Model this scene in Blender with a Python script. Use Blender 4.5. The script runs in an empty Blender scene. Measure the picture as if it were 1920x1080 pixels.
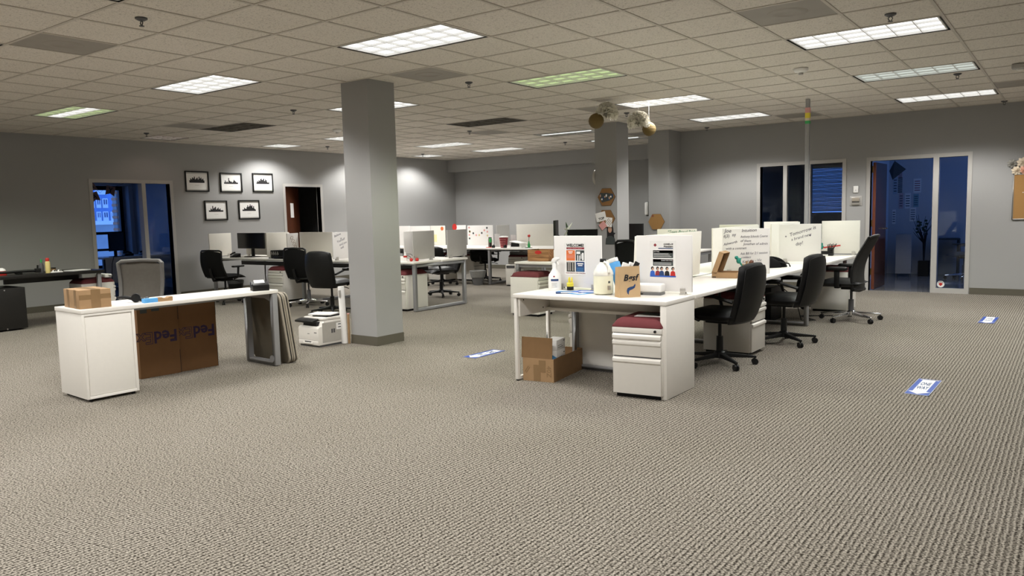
import bpy, bmesh, math, random
from mathutils import Matrix, Vector, Euler
random.seed(7)
PI = math.pi
R = math.radians
C = bpy.context.scene.collection
scene = bpy.context.scene

# ---------------------------------------------------------------- camera
FPX = 1431.719
CAM = Vector((5.1748, -4.5141, 1.3958))
YAW, PITCH, ROLL = R(36.538), R(-5.511), R(-1.396)
H = 2.8557            # ceiling height
T = 0.6096            # ceiling tile module
_f = Vector((-math.sin(YAW)*math.cos(PITCH), math.cos(YAW)*math.cos(PITCH), math.sin(PITCH)))
_r0 = Vector((math.cos(YAW), math.sin(YAW), 0))
_u0 = _r0.cross(_f)
_r = _r0*math.cos(ROLL) + _u0*math.sin(ROLL)
_u = -_r0*math.sin(ROLL) + _u0*math.cos(ROLL)
cam_d = bpy.data.cameras.new('camera')
cam_d.sensor_width = 36
cam_d.lens = FPX/1920*36
cam_d.clip_start = 0.05
cam_d.clip_end = 200
cam = bpy.data.objects.new('camera', cam_d)
C.objects.link(cam)
_m = Matrix((_r, _u, -_f)).transposed().to_4x4()
_m.translation = CAM
cam.matrix_world = _m
scene.camera = cam

def ray(u, v): return _r*((u-960)/FPX) - _u*((v-540)/FPX) + _f
def WZ(u, v, z=0.0): d = ray(u, v); return CAM + d*((z-CAM.z)/d.z)      # point of a pixel on a level surface
def WX(u, v, x): d = ray(u, v); return CAM + d*((x-CAM.x)/d.x)          # ... on a wall of constant x
def WY(u, v, y): d = ray(u, v); return CAM + d*((y-CAM.y)/d.y)          # ... on a wall of constant y
def PX(p):
    d = Vector(p)-CAM; k = d.dot(_f)
    return 960+FPX*d.dot(_r)/k, 540-FPX*d.dot(_u)/k, k

# ---------------------------------------------------------------- sky, light, exposure
world = bpy.data.worlds.new('dusk_sky')
scene.world = world
world.use_nodes = True
wn = world.node_tree.nodes
wn['Background'].inputs[0].default_value = (0.16, 0.36, 1.0, 1)
wn['Background'].inputs[1].default_value = 1.7
vs = scene.view_settings
vs.view_transform = 'Standard'
vs.look = 'None'
vs.gamma = 1.0
vs.use_curve_mapping = False
vs.exposure = 0.0
LIGHT_W = 37.0        # watts of one lit 2 x 4 ft fixture
CUT0, CUT1 = 50, 68    # louver cut-off: full light inside, none outside (degrees from straight down)
LENS = 2.0           # glow of the lens itself
scene.cycles.max_bounces = 8
scene.cycles.diffuse_bounces = 5
scene.cycles.glossy_bounces = 3
scene.cycles.transmission_bounces = 6
scene.cycles.transparent_max_bounces = 8
scene.cycles.caustics_reflective = False
scene.cycles.caustics_refractive = False
scene.cycles.sample_clamp_indirect = 6

# ---------------------------------------------------------------- materials
MATS = {}
def mat(name, col, rough=0.6, metal=0.0, spec=0.4, var=0.06, vscale=30, bump=0.0, bscale=200, alpha=None):
    if name in MATS: return MATS[name]
    m = bpy.data.materials.new(name); m.use_nodes = True
    nt = m.node_tree; N = nt.nodes; L = nt.links
    b = N['Principled BSDF']
    b.inputs['Roughness'].default_value = rough
    b.inputs['Metallic'].default_value = metal
    b.inputs['Specular IOR Level'].default_value = spec
    tc = N.new('ShaderNodeTexCoord')
    nz = N.new('ShaderNodeTexNoise'); nz.inputs['Scale'].default_value = vscale; nz.inputs['Detail'].default_value = 3
    L.new(tc.outputs['Object'], nz.inputs['Vector'])
    mx = N.new('ShaderNodeMix'); mx.data_type = 'RGBA'
    c0 = [max(0, c*(1-var)) for c in col]; c1 = [min(1, c*(1+var)) for c in col]
    mx.inputs[6].default_value = (*c0, 1); mx.inputs[7].default_value = (*c1, 1)
    L.new(nz.outputs['Fac'], mx.inputs[0]); L.new(mx.outputs[2], b.inputs['Base Color'])
    if bump:
        n2 = N.new('ShaderNodeTexNoise'); n2.inputs['Scale'].default_value = bscale; n2.inputs['Detail'].default_value = 2
        L.new(tc.outputs['Object'], n2.inputs['Vector'])
        bp = N.new('ShaderNodeBump'); bp.inputs['Strength'].default_value = bump; bp.inputs['Distance'].default_value = 0.002
        L.new(n2.outputs['Fac'], bp.inputs['Height']); L.new(bp.outputs['Normal'], b.inputs['Normal'])
    MATS[name] = m
    return m

def emis(name, col, strength):
    m = bpy.data.materials.new(name); m.use_nodes = True
    nt = m.node_tree; N = nt.nodes; L = nt.links
    N.remove(N['Principled BSDF'])
    e = N.new('ShaderNodeEmission')
    tc = N.new('ShaderNodeTexCoord'); nz = N.new('ShaderNodeTexNoise'); nz.inputs['Scale'].default_value = 5
    L.new(tc.outputs['Object'], nz.inputs['Vector'])
    mx = N.new('ShaderNodeMix'); mx.data_type = 'RGBA'
    mx.inputs[6].default_value = (*[c*0.9 for c in col], 1); mx.inputs[7].default_value = (*col, 1)
    L.new(nz.outputs['Fac'], mx.inputs[0]); L.new(mx.outputs[2], e.inputs[0])
    e.inputs[1].default_value = strength
    L.new(e.outputs[0], N['Material Output'].inputs[0])
    MATS[name] = m
    return m

def glass_mat(name, tint=(0.9, 0.95, 1.0), refl=0.08):
    m = bpy.data.materials.new(name); m.use_nodes = True
    nt = m.node_tree; N = nt.nodes; L = nt.links
    N.remove(N['Principled BSDF'])
    tr = N.new('ShaderNodeBsdfTransparent'); tr.inputs[0].default_value = (*tint, 1)
    gl = N.new('ShaderNodeBsdfGlossy'); gl.inputs['Roughness'].default_value = 0.03
    fr = N.new('ShaderNodeFresnel'); fr.inputs[0].default_value = 1.45
    tc = N.new('ShaderNodeTexCoord'); nz = N.new('ShaderNodeTexNoise'); nz.inputs['Scale'].default_value = 1.5
    L.new(tc.outputs['Object'], nz.inputs['Vector'])
    bp = N.new('ShaderNodeBump'); bp.inputs['Strength'].default_value = 0.01
    L.new(nz.outputs['Fac'], bp.inputs['Height']); L.new(bp.outputs['Normal'], gl.inputs['Normal'])
    mx = N.new('ShaderNodeMixShader')
    L.new(fr.outputs[0], mx.inputs[0]); L.new(tr.outputs[0], mx.inputs[1]); L.new(gl.outputs[0], mx.inputs[2])
    L.new(mx.outputs[0], N['Material Output'].inputs[0])
    MATS[name] = m
    return m

def carpet_mat():
    m = bpy.data.materials.new('loop_carpet'); m.use_nodes = True
    nt = m.node_tree; N = nt.nodes; L = nt.links
    b = N['Principled BSDF']; b.inputs['Roughness'].default_value = 0.95; b.inputs['Specular IOR Level'].default_value = 0.1
    tc = N.new('ShaderNodeTexCoord'); sx = N.new('ShaderNodeSeparateXYZ')
    L.new(tc.outputs['Object'], sx.inputs[0])
    def math_(op, a, b_=None, c_=None):
        n = N.new('ShaderNodeMath'); n.operation = op
        for i, x in enumerate((a, b_, c_)):
            if x is None: continue
            if isinstance(x, (int, float)): n.inputs[i].default_value = x
            else: L.new(x, n.inputs[i])
        return n.outputs[0]
    def noise(scale, detail=2, vec=None):
        n = N.new('ShaderNodeTexNoise'); n.inputs['Scale'].default_value = scale; n.inputs['Detail'].default_value = detail
        L.new(vec or tc.outputs['Object'], n.inputs['Vector'])
        return n.outputs['Fac']
    cb = N.new('ShaderNodeCombineXYZ')
    wob = math_('MULTIPLY', math_('SUBTRACT', noise(9), 0.5), 0.012)
    L.new(math_('DIVIDE', math_('ADD', sx.outputs[0], wob), 0.0122), cb.inputs[0])
    L.new(math_('DIVIDE', sx.outputs[1], 0.0128), cb.inputs[1])
    vo = N.new('ShaderNodeTexVoronoi'); vo.voronoi_dimensions = '2D'; vo.feature = 'F1'
    vo.inputs['Scale'].default_value = 1.0; vo.inputs['Randomness'].default_value = 0.66
    L.new(cb.outputs[0], vo.inputs['Vector'])
    row = math_('SINE', math_('MULTIPLY', math_('DIVIDE', math_('ADD', sx.outputs[0], wob), 0.0245), 2*PI))
    fine = math_('SUBTRACT', noise(380, 2), 0.5)
    fine2 = math_('SUBTRACT', noise(110, 2), 0.5)
    h0 = math_('MULTIPLY_ADD', vo.outputs['Distance'], -1.25, 1.08)
    hh = math_('ADD', math_('ADD', h0, math_('MULTIPLY', row, 0.27)), math_('ADD', math_('MULTIPLY', fine, 1.5), math_('MULTIPLY', fine2, 1.9)))
    fac = math_('MULTIPLY', hh, 0.92)
    cl = N.new('ShaderNodeClamp'); L.new(fac, cl.inputs[0])
    rp = N.new('ShaderNodeValToRGB'); L.new(cl.outputs[0], rp.inputs[0])
    e = rp.color_ramp.elements
    e[0].position = 0.0; e[0].color = (0.030, 0.024, 0.018, 1)
    e[1].position = 1.0; e[1].color = (0.46, 0.42, 0.36, 1)
    k = e.new(0.5); k.color = (0.195, 0.176, 0.148, 1)
    # broad wear and soil
    soil = noise(0.7, 4)
    mx = N.new('ShaderNodeMix'); mx.data_type = 'RGBA'; mx.blend_type = 'MULTIPLY'; mx.inputs[0].default_value = 1
    rs = N.new('ShaderNodeValToRGB'); L.new(soil, rs.inputs[0])
    rs.color_ramp.elements[0].position = 0.3; rs.color_ramp.elements[0].color = (0.88, 0.87, 0.85, 1)
    rs.color_ramp.elements[1].position = 0.7; rs.color_ramp.elements[1].color = (1.0, 1.0, 1.0, 1)
    L.new(rp.outputs[0], mx.inputs[6]); L.new(rs.outputs[0], mx.inputs[7]); L.new(mx.outputs[2], b.inputs['Base Color'])
    bp = N.new('ShaderNodeBump'); bp.inputs['Strength'].default_value = 0.6; bp.inputs['Distance'].default_value = 0.004
    L.new(hh, bp.inputs['Height']); L.new(bp.outputs['Normal'], b.inputs['Normal'])
    MATS['loop_carpet'] = m
    return m

def tile_mat():
    m = bpy.data.materials.new('acoustic_tile'); m.use_nodes = True
    nt = m.node_tree; N = nt.nodes; L = nt.links
    b = N['Principled BSDF']; b.inputs['Roughness'].default_value = 0.95; b.inputs['Specular IOR Level'].default_value = 0.15
    tc = N.new('ShaderNodeTexCoord')
    oi = N.new('ShaderNodeObjectInfo')
    ad = N.new('ShaderNodeVectorMath'); ad.operation = 'ADD'
    L.new(tc.outputs['Object'], ad.inputs[0]); L.new(oi.outputs['Location'], ad.inputs[1])
    n1 = N.new('ShaderNodeTexNoise'); n1.inputs['Scale'].default_value = 75; n1.inputs['Detail'].default_value = 4; n1.inputs['Roughness'].default_value = 0.65
    n1.inputs['Distortion'].default_value = 1.2
    L.new(ad.outputs[0], n1.inputs['Vector'])
    rp = N.new('ShaderNodeValToRGB'); L.new(n1.outputs['Fac'], rp.inputs[0])
    e = rp.color_ramp.elements
    e[0].position = 0.36; e[0].color = (0.42, 0.385, 0.34, 1)
    e[1].position = 0.47; e[1].color = (0.745, 0.70, 0.635, 1)
    L.new(rp.outputs[0], b.inputs['Base Color'])
    bp = N.new('ShaderNodeBump'); bp.inputs['Strength'].default_value = 0.4; bp.inputs['Distance'].default_value = 0.003
    L.new(rp.outputs[0], bp.inputs['Height']); L.new(bp.outputs['Normal'], b.inputs['Normal'])
    MATS['acoustic_tile'] = m
    return m

def wood_mat(name, c0, c1, scale=6, rough=0.5, axis='Z'):
    m = bpy.data.materials.new(name); m.use_nodes = True
    nt = m.node_tree; N = nt.nodes; L = nt.links
    b = N['Principled BSDF']; b.inputs['Roughness'].default_value = rough
    tc = N.new('ShaderNodeTexCoord'); mp = N.new('ShaderNodeMapping')
    s = {'Z': (14, 14, 1), 'Y': (14, 1, 14), 'X': (1, 14, 14)}[axis]
    mp.inputs['Scale'].default_value = s
    L.new(tc.outputs['Object'], mp.inputs[0])
    nz = N.new('ShaderNodeTexNoise'); nz.inputs['Scale'].default_value = scale; nz.inputs['Detail'].default_value = 5; nz.inputs['Distortion'].default_value = 0.6
    L.new(mp.outputs[0], nz.inputs['Vector'])
    rp = N.new('ShaderNodeValToRGB'); L.new(nz.outputs['Fac'], rp.inputs[0])
    rp.color_ramp.elements[0].position = 0.35; rp.color_ramp.elements[0].color = (*c0, 1)
    rp.color_ramp.elements[1].position = 0.65; rp.color_ramp.elements[1].color = (*c1, 1)
    L.new(rp.outputs[0], b.inputs['Base Color'])
    MATS[name] = m
    return m

CARPET = carpet_mat(); TILE = tile_mat()
WALL = mat('grey_wall_paint', (0.335, 0.333, 0.328), 0.75, spec=0.25, var=0.015, vscale=3, bump=0.15, bscale=350)
TRIM = mat('pale_trim_paint', (0.43, 0.415, 0.395), 0.45, var=0.02)
BASE = mat('taupe_vinyl_base', (0.105, 0.095, 0.072), 0.5, var=0.05)
GRID = mat('ceiling_grid_paint', (0.55, 0.51, 0.455), 0.6, var=0.03)
WHITE = mat('white_laminate', (0.80, 0.77, 0.72), 0.42, var=0.02, bump=0.03, bscale=500)
WHITE2 = mat('white_painted_steel', (0.74, 0.71, 0.66), 0.42, var=0.02, bump=0.05, bscale=700)
PANEL = mat('white_divider_board', (0.80, 0.78, 0.765), 0.35, var=0.015)
CREAM = mat('cream_divider_board', (0.78, 0.755, 0.69), 0.4, var=0.02)
GREYP = mat('grey_fabric_divider', (0.46, 0.445, 0.425), 0.9, var=0.04, bump=0.2, bscale=900)
STEEL = mat('grey_steel_frame', (0.33, 0.33, 0.34), 0.38, 0.35, var=0.04)
DSTEEL = mat('dark_grey_steel', (0.10, 0.10, 0.105), 0.45, 0.2, var=0.05)
CHROME = mat('polished_chrome', (0.75, 0.75, 0.76), 0.15, 1.0, var=0.03)
SILVER = mat('silver_clip_metal', (0.55, 0.53, 0.50), 0.35, 0.7, var=0.06)
BLACK = mat('black_plastic', (0.007, 0.007, 0.007), 0.45, spec=0.3, var=0.2)
LEATHER = mat('black_leather', (0.005, 0.005, 0.0055), 0.45, spec=0.28, var=0.2, bump=0.35, bscale=260)
MESHB = mat('black_mesh_fabric', (0.006, 0.006, 0.006), 0.9, spec=0.15, var=0.25, bump=0.5, bscale=900)
MESHG = mat('charcoal_mesh_fabric', (0.03, 0.029, 0.027), 0.85, spec=0.2, var=0.2, bump=0.5, bscale=900)
GREYPL = mat('grey_chair_plastic', (0.125, 0.12, 0.112), 0.5, var=0.06)
GREYM = mat('grey_chair_mesh', (0.105, 0.095, 0.08), 0.85, var=0.12, bump=0.6, bscale=700)
MAROON = mat('maroon_cushion_fabric', (0.135, 0.026, 0.030), 0.85, var=0.12, bump=0.35, bscale=800)
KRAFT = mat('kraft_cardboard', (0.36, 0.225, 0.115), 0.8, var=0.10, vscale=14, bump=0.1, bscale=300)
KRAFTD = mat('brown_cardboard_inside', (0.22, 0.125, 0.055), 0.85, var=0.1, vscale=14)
KRAFTF = mat('brown_shipping_cardboard', (0.185, 0.092, 0.037), 0.8, var=0.08, vscale=12)  # brown deepened to carry the shade under the desk
BAGP = mat('brown_bag_paper', (0.52, 0.36, 0.20), 0.8, var=0.08, vscale=14, bump=0.1, bscale=300)
TAPE = mat('brown_packing_tape', (0.25, 0.155, 0.075), 0.35, var=0.08)
PAPER = mat('white_paper', (0.84, 0.83, 0.81), 0.7, var=0.02)
INK = mat('black_ink', (0.015, 0.014, 0.016), 0.7, var=0.2)
MARKER = mat('blue_black_marker', (0.07, 0.06, 0.10), 0.6, var=0.15)
GREENMK = mat('green_marker', (0.03, 0.20, 0.12), 0.6, var=0.1)
PURPLE = mat('purple_print', (0.035, 0.018, 0.06), 0.7, var=0.1)
SCREEN = mat('black_screen_glass', (0.006, 0.006, 0.007), 0.18, var=0.2)
TAUPE = mat('taupe_table_plastic', (0.33, 0.29, 0.235), 0.6, var=0.05, bump=0.1, bscale=300)
DARKT = mat('dark_taupe_underside', (0.105, 0.088, 0.062), 0.7, var=0.06)
ORANGE = mat('orange_print', (0.72, 0.17, 0.045), 0.6, var=0.04)
NAVY = mat('navy_print', (0.02, 0.055, 0.16), 0.6, var=0.06)
BLUE = mat('blue_print', (0.03, 0.11, 0.48), 0.55, var=0.06)
SKYB = mat('sky_blue_print', (0.10, 0.36, 0.72), 0.55, var=0.06)
RED = mat('red_plastic', (0.52, 0.03, 0.025), 0.45, var=0.06)
CRIM = mat('crimson_print', (0.25, 0.025, 0.035), 0.6, var=0.06)
GREEN = mat('green_plastic', (0.04, 0.36, 0.10), 0.5, var=0.08)
TEAL = mat('teal_plastic', (0.02, 0.24, 0.18), 0.5, var=0.08)
YELLOW = mat('yellow_plastic', (0.80, 0.66, 0.06), 0.5, var=0.06)
PINK = mat('pink_print', (0.72, 0.36, 0.34), 0.65, var=0.08)
SKIN = mat('printed_skin_tone', (0.55, 0.33, 0.23), 0.65, var=0.1)
CHAR = mat('charcoal_print', (0.05, 0.06, 0.06), 0.6, var=0.1)
CORK = mat('cork_board', (0.33, 0.18, 0.06), 0.9, var=0.18, vscale=160, bump=0.3, bscale=400)
CORKD = mat('dark_cork_board', (0.24, 0.125, 0.045), 0.9, var=0.18, vscale=160, bump=0.3, bscale=400)
GOLD = mat('gold_paper_lantern', (0.15, 0.10, 0.03), 0.7, 0.0, var=0.1)
TISSUE = mat('white_tissue_paper', (0.82, 0.79, 0.71), 0.85, var=0.05)
VENT = mat('vent_grey_paint', (0.33, 0.305, 0.27), 0.6, var=0.10, vscale=4)
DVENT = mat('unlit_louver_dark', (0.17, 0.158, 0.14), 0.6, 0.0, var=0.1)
REVEAL = mat('black_light_reveal', (0.012, 0.012, 0.012), 0.6, var=0.2)
LOUV = mat('white_louver_blade', (0.78, 0.78, 0.76), 0.5, var=0.02)
BRASS = mat('brushed_brass', (0.35, 0.23, 0.09), 0.35, 0.9, var=0.08)
DOORW = wood_mat('dark_walnut_door', (0.055, 0.016, 0.006), (0.12, 0.034, 0.012), 5, 0.4)
DOORR = wood_mat('reddish_door_edge', (0.16, 0.045, 0.025), (0.24, 0.075, 0.04), 5, 0.35)
DOORG = wood_mat('dark_glossy_door', (0.045, 0.018, 0.012), (0.075, 0.028, 0.018), 3, 0.12)
CRATE = wood_mat('crate_wood', (0.20, 0.085, 0.03), (0.40, 0.20, 0.085), 3, 0.7, 'X')
GLASS = glass_mat('clear_pane')
DGLASS = glass_mat('tinted_pane', (0.82, 0.88, 0.95))
BLKWD = mat('black_desk_laminate', (0.014, 0.013, 0.012), 0.35, var=0.2)
VINYL = mat('polished_vinyl_floor', (0.20, 0.20, 0.20), 0.12, var=0.1, vscale=2)
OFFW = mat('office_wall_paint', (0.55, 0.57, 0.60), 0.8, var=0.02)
DKOFF = mat('dark_carpet_and_room_shade', (0.06, 0.06, 0.06), 0.95, var=0.2, vscale=60)  # carpet colour; on closet and dark office walls it paints in their gloom
BRICKM = mat('red_brick', (0.62, 0.30, 0.17), 0.9, var=0.25, vscale=20)
FACADE = mat('blue_grey_siding', (0.22, 0.34, 0.60), 0.8, var=0.05, vscale=2)
STONE = mat('grey_retaining_wall', (0.38, 0.38, 0.36), 0.9, var=0.25, vscale=1.2)
BAGC = mat('translucent_bin_bag', (0.27, 0.27, 0.26), 0.35, var=0.15, vscale=20)
JUGC = mat('clear_jug_plastic', (0.84, 0.83, 0.78), 0.25, var=0.03)
JUGL = mat('jug_liquid', (0.76, 0.745, 0.59), 0.2, var=0.03)
LEAF = mat('dark_green_leaf', (0.03, 0.06, 0.025), 0.6, var=0.25)
PETALW = mat('cream_petals', (0.72, 0.62, 0.48), 0.8, var=0.1)
PETALP = mat('peach_petals', (0.66, 0.36, 0.26), 0.8, var=0.1)
PETALG = mat('grey_petals', (0.30, 0.29, 0.26), 0.8, var=0.2)
BLUEFLR = mat('floor_decal_blue', (0.02, 0.07, 0.36), 0.4, var=0.05)

# ---------------------------------------------------------------- mesh helpers
class MB:
    def __init__(s, m=None): s.v = []; s.f = []; s.m = m or Matrix.Identity(4)
    def add(s, vs_, fs):
        o = len(s.v)
        s.v += [tuple(s.m @ Vector(p)) for p in vs_]
        s.f += [tuple(i+o for i in q) for q in fs]
        return s
    def bb(s, x0, x1, y0, y1, z0, z1):
        return s.add([(x0,y0,z0),(x1,y0,z0),(x1,y1,z0),(x0,y1,z0),(x0,y0,z1),(x1,y0,z1),(x1,y1,z1),(x0,y1,z1)],
                     [(0,3,2,1),(4,5,6,7),(0,1,5,4),(1,2,6,5),(2,3,7,6),(3,0,4,7)])
    def box(s, c, d): return s.bb(c[0]-d[0]/2, c[0]+d[0]/2, c[1]-d[1]/2, c[1]+d[1]/2, c[2]-d[2]/2, c[2]+d[2]/2)
    def cyl(s, p0, p1, r0, r1=None, n=12):
        r1 = r0 if r1 is None else r1
        p0 = Vector(p0); p1 = Vector(p1); a = (p1-p0).normalized()
        e = a.orthogonal().normalized(); g = a.cross(e)
        V = []; F = []
        for p, r in ((p0, r0), (p1, r1)):
            for k in range(n):
                t = 2*PI*k/n; V.append(p + (e*math.cos(t)+g*math.sin(t))*r)
        for k in range(n): F.append((k, (k+1) % n, n+(k+1) % n, n+k))
        F.append(tuple(range(n-1, -1, -1))); F.append(tuple(range(n, 2*n)))
        return s.add(V, F)
    def tube(s, pts, r, n=8):
        pts = [Vector(p) for p in pts]; V = []; F = []
        nrm = None
        for i, p in enumerate(pts):
            a = (pts[min(i+1, len(pts)-1)] - pts[max(i-1, 0)]).normalized()
            if nrm is None: nrm = a.orthogonal().normalized()
            nrm = (nrm - a*nrm.dot(a)).normalized(); g = a.cross(nrm)
            rr = r[i] if isinstance(r, (list, tuple)) else r
            for k in range(n):
                t = 2*PI*k/n; V.append(p + (nrm*math.cos(t)+g*math.sin(t))*rr)
        for i in range(len(pts)-1):
            for k in range(n):
                F.append((i*n+k, i*n+(k+1) % n, (i+1)*n+(k+1) % n, (i+1)*n+k))
        F.append(tuple(range(n-1, -1, -1))); F.append(tuple(range((len(pts)-1)*n, len(pts)*n)))
        return s.add(V, F)
    def lathe(s, prof, n=20, c=(0, 0, 0)):
        V = []; F = []
        for r, z in prof:
            for k in range(n):
                t = 2*PI*k/n; V.append((c[0]+r*math.cos(t), c[1]+r*math.sin(t), c[2]+z))
        for i in range(len(prof)-1):
            for k in range(n):
                F.append((i*n+k, i*n+(k+1) % n, (i+1)*n+(k+1) % n, (i+1)*n+k))
        F.append(tuple(range(n-1, -1, -1))); F.append(tuple(range((len(prof)-1)*n, len(prof)*n)))
        return s.add(V, F)
    def ball(s, c, rx, ry=None, rz=None, nu=14, nv=9):
        ry = ry or rx; rz = rz or rx
        V = []; F = []
        for j in range(nv+1):
            ph = PI*j/nv - PI/2
            for k in range(nu):
                t = 2*PI*k/nu
                V.append((c[0]+rx*math.cos(ph)*math.cos(t), c[1]+ry*math.cos(ph)*math.sin(t), c[2]+rz*math.sin(ph)))
        for j in range(nv):
            for k in range(nu):
                F.append((j*nu+k, j*nu+(k+1) % nu, (j+1)*nu+(k+1) % nu, (j+1)*nu+k))
        return s.add(V, F)
    def extr(s, poly, a, b, plane='xy'):
        # polygon extruded between a and b along the axis left out of `plane`
        mp = {'xy': lambda p, q: (p[0], p[1], q), 'xz': lambda p, q: (p[0], q, p[1]), 'yz': lambda p, q: (q, p[0], p[1])}[plane]
        n = len(poly)
        V = [mp(p, a) for p in poly] + [mp(p, b) for p in poly]
        F = [tuple(range(n-1, -1, -1)), tuple(range(n, 2*n))] + [(k, (k+1) % n, n+(k+1) % n, n+k) for k in range(n)]
        return s.add(V, F)
    def slab(s, fn, nu, nv):
        # fn(u, v, side) -> point; u, v in 0..1; closed two-sided pad
        V = []; F = []
        for sd in (0, 1):
            for j in range(nv+1):
                for i in range(nu+1): V.append(fn(i/nu, j/nv, sd))
        w = nu+1; o = w*(nv+1)
        for j in range(nv):
            for i in range(nu):
                a = j*w+i
                F.append((a, a+1, a+1+w, a+w)); F.append((o+a, o+a+w, o+a+1+w, o+a+1))
        for i in range(nu):
            F.append((i, o+i, o+i+1, i+1)); a = nv*w+i; F.append((a, a+1, o+a+1, o+a))
        for j in range(nv):
            a = j*w; F.append((a, a+w, o+a+w, o+a)); a = j*w+nu; F.append((a, o+a, o+a+w, a+w))
        return s.add(V, F)
    def mesh(s, name, bevel=0, seg=2, smooth=False):
        me = bpy.data.meshes.new(name); me.from_pydata(s.v, [], s.f)
        bm = bmesh.new(); bm.from_mesh(me)
        bmesh.ops.remove_doubles(bm, verts=bm.verts, dist=1e-6)
        bmesh.ops.recalc_face_normals(bm, faces=bm.faces)
        if bevel:
            bmesh.ops.bevel(bm, geom=list(bm.edges), offset=bevel, segments=seg, profile=0.5, affect='EDGES', clamp_overlap=True)
        bm.to_mesh(me); bm.free()
        if smooth or bevel:
            me.shade_smooth(); me.set_sharp_from_angle(angle=R(45 if smooth else 30))
        return me

def link(name, me, m, parent=None, loc=None):
    o = bpy.data.objects.new(name, me); C.objects.link(o)
    if m is not None and not me.materials: me.materials.append(m)
    if parent is not None: o.parent = parent
    if loc is not None: o.location = loc
    return o
def tag(o, label, cat, group=None):
    o['label'] = label; o['category'] = cat
    if group: o['group'] = group
    return o
def thing(name, label, cat, loc=(0, 0, 0), rz=0.0, group=None):
    o = bpy.data.objects.new(name, None); C.objects.link(o); o.empty_display_size = 0.1
    o.location = loc; o.rotation_euler = (0, 0, rz)
    return tag(o, label, cat, group)
def part(parent, name, mb, m, bevel=0, smooth=False, seg=2):
    return link(name, mb.mesh(name, bevel, seg, smooth), m, parent)
def solo(name, label, cat, mb, m, group=None, bevel=0, smooth=False, seg=2, loc=None, rz=0):
    o = link(name, mb.mesh(name, bevel, seg, smooth), m, None, loc)
    o.rotation_euler = (0, 0, rz)
    return tag(o, label, cat, group)
def struct(name, mb, m, parent=None, bevel=0):
    o = link(name, mb.mesh(name, bevel), m, parent)
    if parent is None: o['kind'] = 'structure'
    return o
def copy_tree(o, parent=None):
    c = o.copy(); C.objects.link(c)
    if parent is not None: c.parent = parent
    for ch in list(o.children): copy_tree(ch, c)
    return c
def rot(ax, ang): return Matrix.Rotation(ang, 4, ax)
def tr(x, y, z): return Matrix.Translation((x, y, z))

def txt(parent, name, s, size, m, loc, rotm=(PI/2, 0, 0), align='CENTER', shear=0, ex=0.0004, spacing=1.0, sx=1.0, weight=0.0):
    cu = bpy.data.curves.new(name, 'FONT'); cu.body = s; cu.size = size; cu.align_x = align; cu.align_y = 'CENTER'
    cu.extrude = ex; cu.shear = shear; cu.space_character = spacing; cu.resolution_u = 2; cu.offset = weight
    t = bpy.data.objects.new('tmp_text', cu); C.objects.link(t)
    bpy.context.view_layer.update()
    dg = bpy.context.evaluated_depsgraph_get()
    me = bpy.data.meshes.new_from_object(t.evaluated_get(dg))
    bpy.data.objects.remove(t); bpy.data.curves.remove(cu)
    me.materials.clear()
    o = link(name, me, m, parent, loc)
    o.rotation_euler = rotm; o.scale = (sx, 1, 1)
    return o

# ================================================================ STRUCTURE
XL, YB, YR = -8.30, 11.22, 9.08
XE, YF = 9.0, -9.0
HT = H + 0.30
floor = struct('floor', MB().bb(XL-0.12, XE+0.12, YF-0.12, YR+0.05, -0.1, 0).bb(XL-0.12, -0.9, YR+0.05, YB+0.12, -0.1, 0), CARPET)
floor['label'] = 'grey brown loop carpet laid across the open office'

def wall_x(name, x0, x1, y0, y1, holes, m=WALL, top=HT):
    """wall of constant x with openings (ya, yb, za, zb)"""
    mb = MB(); y = y0
    for ya, yb, za, zb in sorted(holes):
        mb.bb(x0, x1, y, ya, 0, top)
        if za > 0: mb.bb(x0, x1, ya, yb, 0, za)
        mb.bb(x0, x1, ya, yb, zb, top); y = yb
    mb.bb(x0, x1, y, y1, 0, top)
    return struct(name, mb, m)
def wall_y(name, y0, y1, x0, x1, holes, m=WALL, top=HT):
    mb = MB(); x = x0
    for xa, xb, za, zb in sorted(holes):
        mb.bb(x, xa, y0, y1, 0, top)
        if za > 0: mb.bb(xa, xb, y0, y1, 0, za)
        mb.bb(xa, xb, y0, y1, zb, top); x = xb
    mb.bb(x, x1, y0, y1, 0, top)
    return struct(name, mb, m)

wall_x('wall_left', XL-0.12, XL, YF, YB+0.12, [(1.78, 3.16, 0, 2.105), (5.715, 6.65, 0, 2.095)])
wall_y('wall_back', YB, YB+0.12, XL-0.12, -0.87, [])
wall_y('wall_right', YR, YR+0.12, -0.87, XE+0.12, [(0.63, 2.0, 0.85, 2.12), (2.43, 3.80, 0, 2.115)])
wall_x('wall_return', -0.99, -0.87, YR, YB+0.12, [])
wall_x('wall_east', XE, XE+0.12, YF, YR, [])
wall_y('wall_front', YF-0.12, YF, XL-0.12, XE+0.12, [])
struct('trim_1', MB().bb(XL, -0.99, 10.93, YB, 2.535, HT), WALL)['label'] = 'boxed soffit along the top of the back wall'
# square columns
def column(name, x0, x1, y0, y1, base=True):
    o = struct(name, MB().bb(x0, x1, y0, y1, 0, HT), WALL)
    o['label'] = 'square grey painted column'
    if base: part(o, 'column_base', MB().bb(x0-0.006, x1+0.006, y0-0.006, y1+0.006, 0, 0.10), BASE)
    return o
column('wall_column', -1.325, -0.920, 1.222, 1.622)
column('wall_column', -1.350, -0.940, 6.705, 7.110)
column('wall_column', -1.285, -0.870, 8.555, 9.30)
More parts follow.
